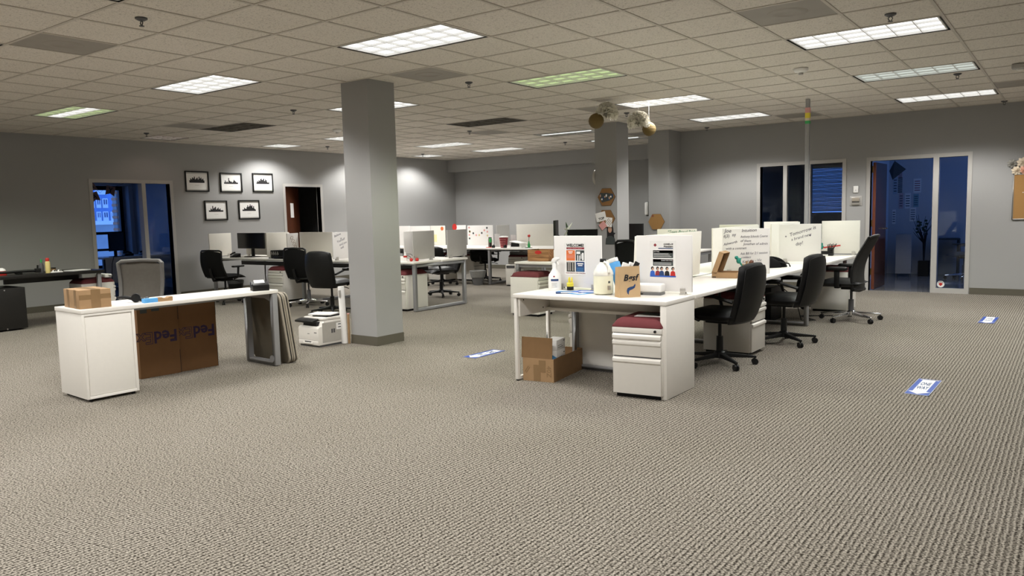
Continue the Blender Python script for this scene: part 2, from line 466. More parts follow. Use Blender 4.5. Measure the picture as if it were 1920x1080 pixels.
# baseboards
struct('baseboard_left', MB().bb(XL, XL+0.008, YF, 1.70, 0, 0.10).bb(XL, XL+0.008, 3.25, 5.64, 0, 0.10).bb(XL, XL+0.008, 6.73, YB, 0, 0.10), BASE)
struct('baseboard_right', MB().bb(-0.87, 2.36, YR-0.008, YR, 0, 0.10).bb(3.87, XE, YR-0.008, YR, 0, 0.10), BASE)
struct('baseboard_back', MB().bb(XL, -0.99, YB-0.008, YB, 0, 0.10), BASE)

# ---------------------------------------------------------------- ceiling
ceil = struct('ceiling', MB().bb(XL-0.12, XE+0.12, YF-0.12, YB+0.12, H+0.16, H+0.2), VENT)
ceil['label'] = 'suspended ceiling of square acoustic tiles'
FIX = {}
for i0 in (-10, -5, 0, 5, 10):
    for j0 in (-12, -8, -4, 0, 4, 8, 12): FIX[(i0, j0)] = (2, 1, 'on')
for i0 in (-10, -5): FIX[(i0, 15)] = (2, 1, 'on')
for j0 in (8, 12, 15): FIX[(-13, j0)] = (1, 1, 'on')
FIX[(-13, 4)] = (1, 1, 'dim')
for k, s_ in {(0, 4): 'green', (5, 8): 'pale', (-5, 8): 'off', (-10, 4): 'off', (-10, 0): 'mixed', (-5, 12): 'half', (-5, 15): 'half',
              (5, -12): 'off', (10, -12): 'off', (10, -8): 'off', (10, -4): 'off', (10, 0): 'off', (10, 4): 'off'}.items():
    FIX[k] = (2, 1, s_)
VENTS = [(-3, -3), (-1, 2), (5, 2), (-10, 3), (-6, 10), (-1, 8), (2, 13), (7, 11), (-3, 14)]
taken = set()
for (i, j), (ni, nj, _) in FIX.items():
    for a in range(ni):
        for b in range(nj): taken.add((i+a, j+b))
for v in VENTS: taken.add(v)
COLS = [(-1.325, -0.920, 1.222, 1.622), (-1.350, -0.940, 6.705, 7.110), (-1.285, -0.870, 8.555, 9.30)]
cells = []
for i in range(-14, 15):
    for j in range(-15, 18):
        if (i, j) in taken: continue
        x0, x1 = max(i*T, XL), min((i+1)*T, XE); y0, y1 = max(j*T, YF), min((j+1)*T, 10.93)
        if x1-x0 < 0.05 or y1-y0 < 0.05: continue
        if x0 > -0.99 and y1 > YR: y1 = min(y1, YR)
        if y1-y0 < 0.05: continue
        # screen area of the tile
        pp = [PX((x, y, H)) for x, y in ((x0, y0), (x1, y0), (x1, y1), (x0, y1))]
        area = 0.0
        if all(p[2] > 0.3 for p in pp):
            q = [(min(max(p[0], 0), 1920), min(max(p[1], 0), 1080)) for p in pp]
            area = abs(sum(q[k][0]*q[(k+1) % 4][1]-q[(k+1) % 4][0]*q[k][1] for k in range(4)))/2
        cells.append((area, x0, x1, y0, y1))
cells.sort(key=lambda c: -c[0])
tcache = {}
rest = MB()
for n_, (area, x0, x1, y0, y1) in enumerate(cells):
    if n_ < 300 and area > 0:
        k = (round(x1-x0, 3), round(y1-y0, 3))
        if k not in tcache:
            hx, hy = (x1-x0)/2-0.003, (y1-y0)/2-0.003
            tcache[k] = MB().bb(-hx, hx, -hy, hy, 0, 0.016).mesh('ceiling_tile')
        link('ceiling_tile', tcache[k], TILE, ceil, ((x0+x1)/2, (y0+y1)/2, H+0.006))
    else:
        rest.bb(x0+0.003, x1-0.003, y0+0.003, y1-0.003, H+0.006, H+0.022)
o = link('ceiling_tile_field', rest.mesh('ceiling_tile_field'), TILE, ceil); o['kind'] = 'stuff'
gb = MB(); w_ = 0.012
fid = {}
for (i, j), (ni, nj, _) in FIX.items():
    for a in range(ni):
        for b in range(nj): fid[(i+a, j+b)] = (i, j)
for i in range(-14, 15):
    for j in range(-15, 18):
        x0, x1 = max(i*T, XL), min((i+1)*T, XE); y0, y1 = max(j*T, YF), min((j+1)*T, 10.93 if i*T < -0.95 else YR)
        if x1 <= x0 or y1 <= y0: continue
        f0 = fid.get((i, j))
        if i > -14 and not (f0 and fid.get((i-1, j)) == f0):
            gb.bb(i*T-w_, i*T+w_, y0, y1, H, H+0.006).bb(i*T-0.002, i*T+0.002, y0, y1, H+0.006, H+0.04)
        if j > -15 and not (f0 and fid.get((i, j-1)) == f0) and y0 == j*T:
            gb.bb(x0, x1, y0-w_, y0+w_, H+0.0004, H+0.006).bb(x0, x1, y0-0.002, y0+0.002, H+0.006, H+0.04)
gb.bb(XL, XL+0.02, YF, 10.93, H, H+0.005).bb(-0.87, XE, YR-0.02, YR, H, H+0.005).bb(XL, -0.99, 10.91, 10.93, H, H+0.005)
o = link('suspension_grid', gb.mesh('suspension_grid'), GRID, ceil); o['kind'] = 'stuff'

# ---------------------------------------------------------------- ceiling lights (recessed louvered troffers)
LCOL = {'on': (1.0, 0.985, 0.95), 'green': (0.80, 0.95, 0.55), 'pale': (0.90, 0.97, 0.90), 'dim': (0.55, 0.40, 0.34), 'half': (0.97, 1.0, 0.97)}
LENSM = {'on': emis('lit_lens', (1.0, 0.985, 0.96), LENS), 'green': emis('greenish_lens', (0.70, 0.86, 0.42), 0.85),
         'pale': emis('pale_green_lens', (0.90, 0.97, 0.90), 0.9), 'dim': emis('dim_pink_lens', (0.42, 0.31, 0.27), 0.55),
         'half': emis('lit_tube', (0.97, 1.0, 0.98), 1.5)}
FLAB = {'on': ('lit white louvered ceiling light recessed in the tile grid', 'lit ceiling lights'),
        'green': ('ceiling light glowing pale green', None), 'pale': ('slightly green tinted ceiling light between two white ones', None),
        'off': ('unlit ceiling light with dark louvers', 'unlit ceiling lights'), 'mixed': ('ceiling light with a white middle tube and yellow green sides', None),
        'half': ('ceiling light with only one bright tube lit', 'half lit ceiling lights'), 'dim': ('small square ceiling light with a dim pinkish lens', None)}
FIXLAB = {(0, 0): 'lit louvered ceiling light over the open carpet before the front column', (-5, 0): 'lit louvered ceiling light between the front column and the yellow green corner light',
  (-5, 4): 'lit louvered ceiling light partly hidden behind the front column top', (-10, 8): 'lit louvered ceiling light behind the front column beyond the unlit fixture',
  (-10, 12): 'lit louvered ceiling light over the far bench', (-10, 15): 'lit louvered ceiling light next to the back wall soffit',
  (0, 8): 'lit louvered ceiling light between the green one and the second column', (0, 12): 'lit louvered ceiling light above the rear column corner near the right wall',
  (5, 4): 'lit louvered ceiling light beside the smeared square vent and a sprinkler', (5, 12): 'lit louvered ceiling light nearest the right wall above the office doorway',
  (-13, 8): 'small square lit ceiling light casting a scallop above the skyline prints', (-13, 12): 'small square lit ceiling light behind the front column near the left wall',
  (-13, 15): 'small square lit ceiling light in the back corner by the soffit', (-5, 8): 'unlit ceiling light with dark louvers over the aisle between the benches',
  (-10, 4): 'unlit ceiling light with striped dark louvers touching a square vent', (-5, 12): 'half lit ceiling light with one bright tube left of the second column',
  (-5, 15): 'half lit ceiling light seen between the second and the rear column'}
def photometry(ld):
    # photometric curve of a parabolic louver: batwing out to the cut-off angle, nothing above it
    ld.use_nodes = True
    N = ld.node_tree.nodes; L = ld.node_tree.links
    em = N['Emission']
    g = N.new('ShaderNodeNewGeometry'); d = N.new('ShaderNodeVectorMath'); d.operation = 'DOT_PRODUCT'
    L.new(g.outputs['Incoming'], d.inputs[0]); L.new(g.outputs['Normal'], d.inputs[1])
    a = N.new('ShaderNodeMath'); a.operation = 'ABSOLUTE'; L.new(d.outputs['Value'], a.inputs[0])
    mr = N.new('ShaderNodeMapRange'); mr.interpolation_type = 'SMOOTHSTEP'
    mr.inputs['From Min'].default_value = math.cos(R(CUT1)); mr.inputs['From Max'].default_value = math.cos(R(CUT0))
    L.new(a.outputs[0], mr.inputs['Value'])
    pw = N.new('ShaderNodeMath'); pw.operation = 'POWER'; L.new(a.outputs[0], pw.inputs[0]); pw.inputs[1].default_value = -1.7
    mu = N.new('ShaderNodeMath'); mu.operation = 'MULTIPLY'; L.new(pw.outputs[0], mu.inputs[0]); L.new(mr.outputs['Result'], mu.inputs[1])
    L.new(mu.outputs[0], em.inputs['Strength'])
def fixture(i, j, ni, nj, st):
    x0, x1, y0, y1 = i*T+0.012, (i+ni)*T-0.012, j*T+0.012, (j+nj)*T-0.012
    cx, cy = (x0+x1)/2, (y0+y1)/2
    hx, hy = (x1-x0)/2, (y1-y0)/2
    lab, grp = FLAB[st]
    if ni == 1: grp = 'square ceiling lights'
    lab = FIXLAB.get((i, j), lab)
    if st == 'on' and (i, j) not in FIXLAB: lab = 'lit louvered ceiling light out over the open front carpet'
    t = thing('ceiling_light', lab, 'ceiling light', (cx, cy, H), 0, grp)
    # housing: open tray above the ceiling
    hs = MB().bb(-hx, hx, -hy, hy, 0.10, 0.11)
    hs.bb(-hx, -hx+0.004, -hy, hy, 0.0, 0.10).bb(hx-0.004, hx, -hy, hy, 0.0, 0.10)
    hs.bb(-hx, hx, -hy, -hy+0.004, 0.0, 0.10).bb(-hx, hx, hy-0.004, hy, 0.0, 0.10)
    part(t, 'housing', hs, REVEAL)
    ix, iy = hx-0.018, hy-0.016
    fr = MB()
    for a, b, c, d in ((-ix, -ix+0.012, -iy, iy), (ix-0.012, ix, -iy, iy), (-ix, ix, -iy, -iy+0.012), (-ix, ix, iy-0.012, iy)):
        fr.bb(a, b, c, d, 0.003, 0.026)
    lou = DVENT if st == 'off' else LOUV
    part(t, 'lens_frame', fr, lou)
    ncx, ncy = (6, 3) if ni == 2 else (3, 3)
    for k in range(1, ncx):
        x = -ix + 2*ix*k/ncx
        link('louver_blade', MB().bb(x-0.0035, x+0.0035, -iy+0.012, iy-0.012, 0.006, 0.0245).mesh('louver_blade'), lou, t)
    for k in range(1, ncy):
        y = -iy + 2*iy*k/ncy
        link('louver_blade', MB().bb(-ix+0.012, ix-0.012, y-0.0035, y+0.0035, 0.006, 0.0245).mesh('louver_blade'), lou, t)
    lens = MB().bb(-ix+0.012, ix-0.012, -iy+0.012, iy-0.012, 0.025, 0.03)
    power = 0
    if st == 'off':
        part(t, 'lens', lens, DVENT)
    elif st == 'mixed':
        w = 2*(iy-0.012)/3
        for k in range(3):
            part(t, 'lens', MB().bb(-ix+0.012, ix-0.012, -iy+0.012+k*w, -iy+0.012+(k+1)*w, 0.025, 0.03), LENSM['on'] if k == 1 else LENSM['green'])
        power = 0.6
    elif st == 'half':
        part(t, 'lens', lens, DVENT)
        part(t, 'lit_tube', MB().cyl((-ix+0.05, -0.08, 0.012), (ix-0.05, -0.08, 0.012), 0.016, n=10), LENSM['half'], smooth=True)
        power = 0.35
    else:
        part(t, 'lens', lens, LENSM[st]); power = {'on': 1.0, 'green': 0.5, 'pale': 0.85, 'dim': 0.05}[st]
    if power:
        ld = bpy.data.lights.new('troffer_light', 'AREA'); ld.shape = 'RECTANGLE'
        ld.size = 2*ix-0.03; ld.size_y = 2*iy-0.03
        ld.energy = LIGHT_W*power*(0.62 if ni == 1 else 1.0)
        ld.color = LCOL.get(st, (0.95, 1.0, 0.82)); photometry(ld)
        lo = bpy.data.objects.new('troffer_light', ld); C.objects.link(lo)
        lo.parent = t; lo.location = (0, 0, 0.002)
for (i, j), (ni, nj, st) in FIX.items():
    if i*T > XE-0.5 or j*T > 10.3: continue
    fixture(i, j, ni, nj, st)

# vents in the grid
VLAB = ['square grey air vent plate near a sprinkler over the reception desk', 'square grey air vent plate just past the front column', 'smeared square air vent plate before the lit light over the chairs',
        'square air vent plate touching the striped unlit light', 'dark square air vent plate beyond the unlit light over the aisle', 'square air vent plate behind the gold lantern',
        'square air vent plate by the metal pole top', 'square air vent plate near the alarm strobe', 'square air vent plate beside the second column']
for vk, (i, j) in enumerate(VENTS):
    t = thing('ceiling_vent', VLAB[vk], 'vent', ((i+0.5)*T, (j+0.5)*T, H), 0, 'ceiling air vents')
    h_ = T/2-0.013
    part(t, 'plate', MB().bb(-h_, h_, -h_, h_, 0.004, 0.012), VENT)
    part(t, 'centre_cone', MB().lathe([(0.15, 0.004), (0.14, 0.0), (0.09, -0.002), (0.085, 0.001), (0.02, 0.0)], 24), VENT, smooth=True)

# sprinklers and detectors
sp0 = None
for (i, j) in ((-.46, -2.52), (-5.5, 3.55), (-.49, 3.55), (-5.6, 9.75), (-.48, 9.58), (6.49, 3.46), (6.59, 9.24), (6.98, 14.5), (-.39, 14.4),
               (-11.66, 3.52), (-11.74, 9.75), (-5.66, 14.94), (-3.09, 17.2), (-11.95, 14.6)):
    if sp0 is None:
        sp0 = t = thing('fire_sprinkler', 'dark pendant fire sprinkler head hanging from the ceiling', 'sprinkler', (i*T, j*T, H), 0, 'ceiling sprinkler heads')
        part(t, 'escutcheon', MB().lathe([(0.042, 0.006), (0.042, -0.004), (0.02, -0.016), (0.012, -0.018)], 16), DSTEEL, smooth=True)
        part(t, 'frame_arms', MB().tube([(-0.006, 0, -0.016), (-0.016, 0, -0.03), (-0.004, 0, -0.05)], 0.004, 6).tube([(0.006, 0, -0.016), (0.016, 0, -0.03), (0.004, 0, -0.05)], 0.004, 6), DSTEEL)
        part(t, 'deflector', MB().cyl((0, 0, -0.05), (0, 0, -0.054), 0.018), DSTEEL)
    else:
        c = copy_tree(sp0); c.location = (i*T, j*T, H)
for (i, j, lab) in ((4.52, 6.54, 'white smoke detector on the ceiling before the pole'), (-7.72, 6.70, 'white smoke detector on the ceiling beyond the front column')):
    t = thing('smoke_detector', lab, 'smoke detector', (i*T, j*T, H), 0, 'smoke detectors')
    part(t, 'body', MB().lathe([(0.075, 0.0), (0.075, -0.016), (0.06, -0.034), (0.03, -0.042)], 24), PAPER, smooth=True)
    part(t, 'sensor_cap', MB().lathe([(0.026, -0.042), (0.022, -0.062), (0.008, -0.066)], 16), SILVER, smooth=True)
t = thing('fire_alarm_strobe', 'white box shaped alarm strobe on the ceiling', 'alarm', (7.575*T, 8.86*T, H))
part(t, 'body', MB().bb(-0.07, 0.07, -0.05, 0.05, -0.05, 0), TRIM, 0.008)
part(t, 'lens', MB().bb(-0.03, 0.03, -0.02, 0.02, -0.065, -0.05), PAPER, 0.004)

# ---------------------------------------------------------------- doors and windows in the left wall
def frame_x(name, x, y0, y1, ztop, muls, label, w=0.06, d=0.05):
    t = bpy.data.objects.new(name, None); C.objects.link(t); t['kind'] = 'structure'; t['label'] = label
    x0, x1 = x-0.13, x+0.012
    part(t, 'jamb', MB().bb(x0, x1, y0-w, y0, 0, ztop+w), TRIM); part(t, 'jamb', MB().bb(x0, x1, y1, y1+w, 0, ztop+w), TRIM)
    part(t, 'head', MB().bb(x0, x1, y0, y1, ztop, ztop+w), TRIM)
    for a, b in muls: part(t, 'mullion', MB().bb(x0, x1, a, b, 0, ztop), TRIM)
    return t
d1 = frame_x('door_1', XL, 1.78, 3.16, 2.105, [(2.63, 2.70)], 'open office doorway with a glass side light in the left wall')
part(d1, 'pane', MB().bb(XL-0.065, XL-0.057, 2.70, 3.16, 0.06, 2.105), DGLASS)
part(d1, 'sill', MB().bb(XL-0.13, XL+0.012, 2.70, 3.16, 0, 0.06), TRIM)
d2 = frame_x('door_2', XL, 5.715, 6.65, 2.095, [], 'dark closet doorway in the left wall')
lf = link('door_leaf', MB().bb(0, 0.04, 0, 0.90, 0.01, 2.085).mesh('door_leaf'), DOORW, d2, (XL-0.06, 5.725, 0)); lf.rotation_euler = (0, 0, R(35))
part(d2, 'notice', MB().bb(0.041, 0.043, 0.27, 0.49, 1.44, 1.75), PAPER).parent = lf
part(d2, 'lever_handle', MB().cyl((0.04, 0.82, 1.0), (0.09, 0.82, 1.0), 0.012).cyl((0.085, 0.82, 1.0), (0.085, 0.72, 1.0), 0.01), BRASS).parent = lf
# closet behind the dark door, its shade painted in as near-black surfaces
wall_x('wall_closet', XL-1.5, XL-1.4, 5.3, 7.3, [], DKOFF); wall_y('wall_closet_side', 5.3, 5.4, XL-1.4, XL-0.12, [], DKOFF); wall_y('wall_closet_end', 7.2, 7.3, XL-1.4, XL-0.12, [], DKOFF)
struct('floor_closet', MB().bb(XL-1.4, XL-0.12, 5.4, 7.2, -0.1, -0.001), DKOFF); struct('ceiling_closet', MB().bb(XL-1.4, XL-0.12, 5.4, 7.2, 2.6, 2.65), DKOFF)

# left office seen through the doorway
OX = -12.0
struct('floor_office_left', MB().bb(OX, XL-0.12, 0.2, 4.5, -0.1, -0.001), DKOFF)
struct('ceiling_office_left', MB().bb(OX, XL-0.12, 0.2, 4.5, 2.62, 2.68), OFFW)
wall_x('wall_office_left', OX-0.38, OX, 0.2, 4.5, [(0.9, 4.29, 0.42, 2.24)], OFFW, 2.65)
wall_y('wall_office_left_side', 4.38, 4.5, OX, XL-0.12, [], OFFW, 2.65)
wall_y('wall_office_left_end', 0.12, 0.2, OX-0.12, XL-0.12, [], OFFW, 2.65)
w1 = bpy.data.objects.new('window_1', None); C.objects.link(w1); w1['kind'] = 'structure'; w1['label'] = 'office window with black bars looking out on a blue building'
for a, b, c, d in ((4.21, 4.29, 0.42, 2.24), (0.9, 0.97, 0.42, 2.24), (0.97, 4.21, 2.15, 2.24), (0.97, 4.21, 0.42, 0.48), (0.97, 4.21, 1.165, 1.225), (0.97, 4.21, 0.80, 0.85), (2.5, 2.56, 0.48, 2.15)):
    part(w1, 'bar', MB().bb(OX-0.36, OX-0.28, a, b, c, d), BLACK)
part(w1, 'pane', MB().bb(OX-0.322, OX-0.316, 0.97, 4.21, 0.48, 2.15), GLASS)

# outside: brick pier, retaining wall, apartment house
bp_ = thing('brick_pier', 'red brick pier outside the office window', 'pier', (OX-0.75, 4.49, -1))
for k in range(52):
    for q in range(2):
        off = 0.11 if k % 2 else 0
        link('brick', bpy.data.meshes.get('brick') or MB().bb(-0.10, 0.10, 0, 0.095, 0, 0.058).mesh('brick'), BRICKM, bp_, (0.0, -0.18+q*0.105+off*0.4, k*0.07))
part(bp_, 'mortar', MB().bb(-0.09, 0.09, -0.17, 0.12, 0, 3.66), STONE)
BX = -30.0
def bpix(u, v): p = WX(u, v, BX); return p.y, p.z
ya = bpix(150, 380)[0]; yb = bpix(262, 380)[0]
ztop = bpix(190, 300)[1]; zmid = bpix(190, 415)[1]; zbot = bpix(190, 500)[1]
ap = thing('apartment_building', 'blue apartment house with white windows beyond the office window', 'building', (BX, 0, 0))
part(ap, 'wall', MB().bb(-3, 0, ya, yb, zbot-3, ztop), FACADE)
for (u0, u1, v0, v1) in ((178.7, 188.5, 372.8, 390), (190.4, 201.5, 372, 390), (179.6, 189.3, 397, 414), (191.7, 202.8, 396.5, 414), (168, 176.5, 373, 390), (168, 177, 397, 414),
                         (206, 214, 397, 414)):
    y0, z1 = bpix(u0, v0); y1, z0 = bpix(u1, v1)
    w_o = part(ap, 'window', MB().bb(0, 0.08, y0, y1, z0, z1), PAPER)
    zz = z0+(z1-z0)*0.38; yc = (y0+y1)/2
    part(ap, 'pane', MB().bb(0.08, 0.10, y0+0.05, yc-0.03, zz, z1-0.05), NAVY).parent = w_o
    part(ap, 'pane', MB().bb(0.08, 0.10, yc+0.03, y1-0.05, zz, z1-0.05), NAVY).parent = w_o
y0, z1 = bpix(176, 352); y1, z0 = bpix(199, 365)
part(ap, 'white_gable', MB().bb(0, 0.12, y0, y1, z0, z1), PAPER)
rw = thing('retaining_wall', 'grey stone retaining wall below the apartment house', 'wall', (BX+4, 0, 0))
def rpix(u, v): p = WX(u, v, BX+4); return p.y, p.z
y0, z1 = rpix(150, 415); y1, z0 = rpix(260, 510)
part(rw, 'stonework', MB().bb(-0.4, 0, y0, y1, z0-2, z1-0.15), STONE)
part(rw, 'coping', MB().bb(-0.5, 0.08, y0, y1, z1-0.15, z1), PAPER)

# ---------------------------------------------------------------- doors and windows in the right wall
w2 = bpy.data.objects.new('window_2', None); C.objects.link(w2); w2['kind'] = 'structure'; w2['label'] = 'three pane interior window in the right wall'
ya_, yb_ = YR-0.012, YR+0.13
for a, b, c, d in ((0.57, 0.63, 0.79, 2.18), (2.0, 2.06, 0.79, 2.18)): part(w2, 'jamb', MB().bb(a, b, ya_, yb_, c, d), TRIM)
part(w2, 'head', MB().bb(0.63, 2.0, ya_, yb_, 2.12, 2.18), TRIM); part(w2, 'sill', MB().bb(0.63, 2.0, ya_, yb_, 0.79, 0.85), TRIM)
for a, b in ((1.03, 1.095), (1.415, 1.485)): part(w2, 'mullion', MB().bb(a, b, ya_, yb_, 0.85, 2.12), TRIM)
for a, b in ((0.63, 1.03), (1.095, 1.415), (1.485, 2.0)): part(w2, 'pane', MB().bb(a, b, YR+0.055, YR+0.062, 0.85, 2.12), DGLASS)
d3 = bpy.data.objects.new('door_3', None); C.objects.link(d3); d3['kind'] = 'structure'; d3['label'] = 'open office doorway with a glass side light in the right wall'
for a, b in ((2.37, 2.43), (3.80, 3.86)): part(d3, 'jamb', MB().bb(a, b, ya_, yb_, 0, 2.175), TRIM)
part(d3, 'head', MB().bb(2.43, 3.80, ya_, yb_, 2.115, 2.175), TRIM)
part(d3, 'mullion', MB().bb(3.335, 3.415, ya_, yb_, 0, 2.115), TRIM)
part(d3, 'sill', MB().bb(3.415, 3.80, ya_, yb_, 0, 0.075), TRIM)
part(d3, 'pane', MB().bb(3.415, 3.80, YR+0.055, YR+0.062, 0.075, 2.115), DGLASS)
lf = part(d3, 'door_leaf', MB().bb(2.445, 2.488, YR+0.14, YR+1.02, 0.01, 2.10), DOORG)
part(d3, 'leaf_edge', MB().bb(2.444, 2.489, YR+0.134, YR+0.14, 0.01, 2.10), DOORR)
for z in (0.25, 1.05, 1.93): part(d3, 'hinge', MB().bb(2.436, 2.45, YR+0.10, YR+0.137, z, z+0.11), BRASS)
part(d3, 'lever_handle', MB().cyl((2.488, YR+0.93, 1.0), (2.55, YR+0.93, 1.0), 0.013).cyl((2.545, YR+0.94, 1.0), (2.545, YR+0.80, 1.0), 0.011), CHROME)
stc = thing('door_sticker', 'round white sticker with a red fan emblem on the side light glass', 'sticker', (3.475, YR+0.0535, 0.135))
part(stc, 'disc', MB().cyl((0, 0, 0), (0, 0.001, 0), 0.052, n=24), PAPER)
fan = [(0, -0.03)] + [(0.036*math.cos(R(a)), -0.03+0.055*math.sin(R(a))) for a in range(35, 150, 10)]
part(stc, 'emblem', MB().extr(fan, -0.001, 0, 'xz'), RED)
part(stc, 'arc_lettering', MB().extr([(0.042*math.cos(R(a)), 0.042*math.sin(R(a))) for a in range(30, 151, 10)] + [(0.035*math.cos(R(a)), 0.035*math.sin(R(a))) for a in range(150, 29, -10)], -0.001, 0, 'xz'), INK)

# right hand office (open door) and the dark office behind the three panes
Y9 = YR+0.12
struct('floor_office_right', MB().bb(2.03, 5.4, YR+0.05, 12.75, -0.1, -0.0005), VINYL)
struct('ceiling_office_right', MB().bb(2.03, 5.4, Y9, 12.75, 2.62, 2.68), OFFW)
wall_y('wall_office_right', 12.70, 12.82, 2.05, 5.4, [], OFFW, 2.65)
wall_x('wall_office_right_party', 2.0, 2.05, Y9, 12.82, [], OFFW, 2.65)
wall_x('wall_office_right_outer', 5.4, 5.52, Y9, 12.82, [(9.6, 12.5, 0.35, 2.5)], OFFW, 2.65)
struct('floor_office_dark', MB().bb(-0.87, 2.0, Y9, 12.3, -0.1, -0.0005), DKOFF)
struct('ceiling_office_dark', MB().bb(-0.87, 2.0, Y9, 12.3, 2.62, 2.68), DKOFF)  # near-black ceiling and walls hold the unlit room's darkness in their colour
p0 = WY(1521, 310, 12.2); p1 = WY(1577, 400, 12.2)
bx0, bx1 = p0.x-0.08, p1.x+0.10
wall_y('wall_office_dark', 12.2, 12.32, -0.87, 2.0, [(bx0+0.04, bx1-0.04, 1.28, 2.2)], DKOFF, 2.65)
w3 = bpy.data.objects.new('window_3', None); C.objects.link(w3); w3['kind'] = 'structure'; w3['label'] = 'outer window of the dark office behind blinds'
part(w3, 'pane', MB().bb(bx0+0.04, bx1-0.04, 12.25, 12.256, 1.28, 2.2), GLASS)
bl = thing('venetian_blind', 'lowered venetian blind in the dark office window', 'blind', (0, 12.16, 0))
part(bl, 'head_rail', MB().bb(bx0, bx1, -0.03, 0.03, 2.2, 2.25), DSTEEL)
SLAT = mat('blind_slat_paint', (0.45, 0.46, 0.46), 0.5, var=0.05)
z = 2.19; k = 0
while z > 1.29:
    k += 1
    m_ = tr((bx0+bx1)/2, 0, z) @ rot('X', R(70+6*math.sin(k*1.7))) @ rot('Y', R(0.4*math.sin(k*2.3)))
    part(bl, 'slat', MB(m_).bb(-(bx1-bx0)/2, (bx1-bx0)/2, -0.0125, 0.0125, -0.0006, 0.0006), SLAT); z -= 0.026
part(bl, 'bottom_rail', MB().bb(bx0, bx1, -0.015, 0.015, 1.255, 1.275), SLAT)

# daylight portals in the outer window openings
def portal(loc, rx, ry, rz, sx, sy):
    ld = bpy.data.lights.new('sky_portal', 'AREA'); ld.shape = 'RECTANGLE'; ld.size = sx; ld.size_y = sy
    ld.cycles.is_portal = True
    o = bpy.data.objects.new('sky_portal', ld); C.objects.link(o); o.location = loc; o.rotation_euler = (rx, ry, rz)
portal((OX-0.39, 2.59, 1.33), 0, R(-90), 0, 1.8, 3.3)
portal((5.53, 11.05, 1.42), 0, R(90), 0, 2.15, 2.9)
portal(((bx0+bx1)/2, 12.33, 1.74), R(-90), 0, 0, bx1-bx0, 0.9)

# ================================================================ FURNITURE BUILDERS
def oframe(x0, x1, z1, axis='x', w=0.05, d=0.045):
    """closed rectangular leg frame spanning x0..x1 (or y) with its plane at 0"""
    mb = MB()
    def b(a0, a1, z0, zz): 
        if axis == 'x': mb.bb(a0, a1, -d/2, d/2, z0, zz)
        else: mb.bb(-d/2, d/2, a0, a1, z0, zz)
    b(x0, x0+w, 0.008, z1); b(x1-w, x1, 0.008, z1); b(x0+w, x1-w, 0.008, 0.008+w*0.8); b(x0+w, x1-w, z1-w, z1)
    return mb

ped_src = {}
def pedestal(loc, rz, label, cushion=True, group='white drawer pedestals', sag=0.0):
    key = cushion
    W, D, Hh = 0.39, 0.48, 0.535
    if key not in ped_src:
        t = thing('drawer_pedestal', label, 'pedestal', loc, rz, group)
        part(t, 'body', MB().bb(-W/2, W/2, -D/2+0.022, D/2, 0.03, Hh), WHITE2, 0.004)
        part(t, 'plinth', MB().bb(-W/2+0.02, W/2-0.02, -D/2+0.04, D/2-0.02, 0.0, 0.03), BLACK)
        part(t, 'top_rail', MB().bb(-W/2, W/2, -D/2+0.004, -D/2+0.022, Hh-0.04, Hh), WHITE2, 0.003)
        def drawer(z0, z1):
            pr_ = [(-D/2+0.022, z0), (-D/2, z0), (-D/2, z1-0.045), (-D/2-0.012, z1-0.035), (-D/2-0.012, z1-0.012), (-D/2+0.004, z1-0.004), (-D/2+0.004, z1), (-D/2+0.022, z1)]
            return MB().extr(pr_, -W/2+0.006, W/2-0.006, 'yz')
        for z0, z1 in ((0.452, 0.49), (0.322, 0.445), (0.035, 0.312)):
            d = part(t, 'drawer', drawer(z0, z1), WHITE2, 0.002)
            part(t, 'finger_gap', MB().bb(-W/2+0.012, W/2-0.012, -D/2+0.006, -D/2+0.02, z1-0.002, z1+0.006), DSTEEL).parent = d
        part(t, 'lock', MB().cyl((W/2-0.05, -D/2+0.004, Hh-0.02), (W/2-0.05, -D/2-0.006, Hh-0.02), 0.010), BLACK)
        if cushion:
            def cf(u, v, s):
                x = (u-0.5)*(W-0.004); y = (v-0.5)*(D-0.01)
                e = min(u, 1-u, v, 1-v)
                k = min(1, e/0.16)
                return (x, y, Hh+0.002) if s == 0 else (x, y, Hh+0.012+0.058*math.sin(k*PI/2)**0.7)
            part(t, 'seat_cushion', MB().slab(cf, 14, 14), MAROON, smooth=True)
        ped_src[key] = t
        return t
    t = copy_tree(ped_src[key]); t.location = loc; t.rotation_euler = (0, 0, rz); t['label'] = label
    return t

def divider(label, face, c, w, z0=0.752, z1=1.20, m=None, clips=True, th=0.018, tilt=0, group='desk divider boards', rz=0):
    """board; face 'y' spans x, face 'x' spans y; c = centre (x, y)"""
    t = thing('desk_divider', label, 'divider', (c[0], c[1], z0), (0 if face == 'y' else PI/2)+rz, group)
    hgt = z1-z0
    mb = MB(rot('X', tilt)).bb(-w/2, w/2, -th/2, th/2, 0.004, hgt)
    b = part(t, 'board', mb, m or PANEL, 0.003)
    if clips:
        for s in (-1, 1):
            x = s*(w/2-0.075)
            cl = part(t, 'clip', MB().bb(x-0.024, x+0.024, -th/2-0.014, th/2+0.014, -0.017, -0.006).bb(x-0.022, x+0.022, -th/2-0.008, -th/2-0.001, -0.006, 0.034).bb(x-0.022, x+0.022, th/2+0.001, th/2+0.008, -0.006, 0.034), SILVER, 0.002)
    return t

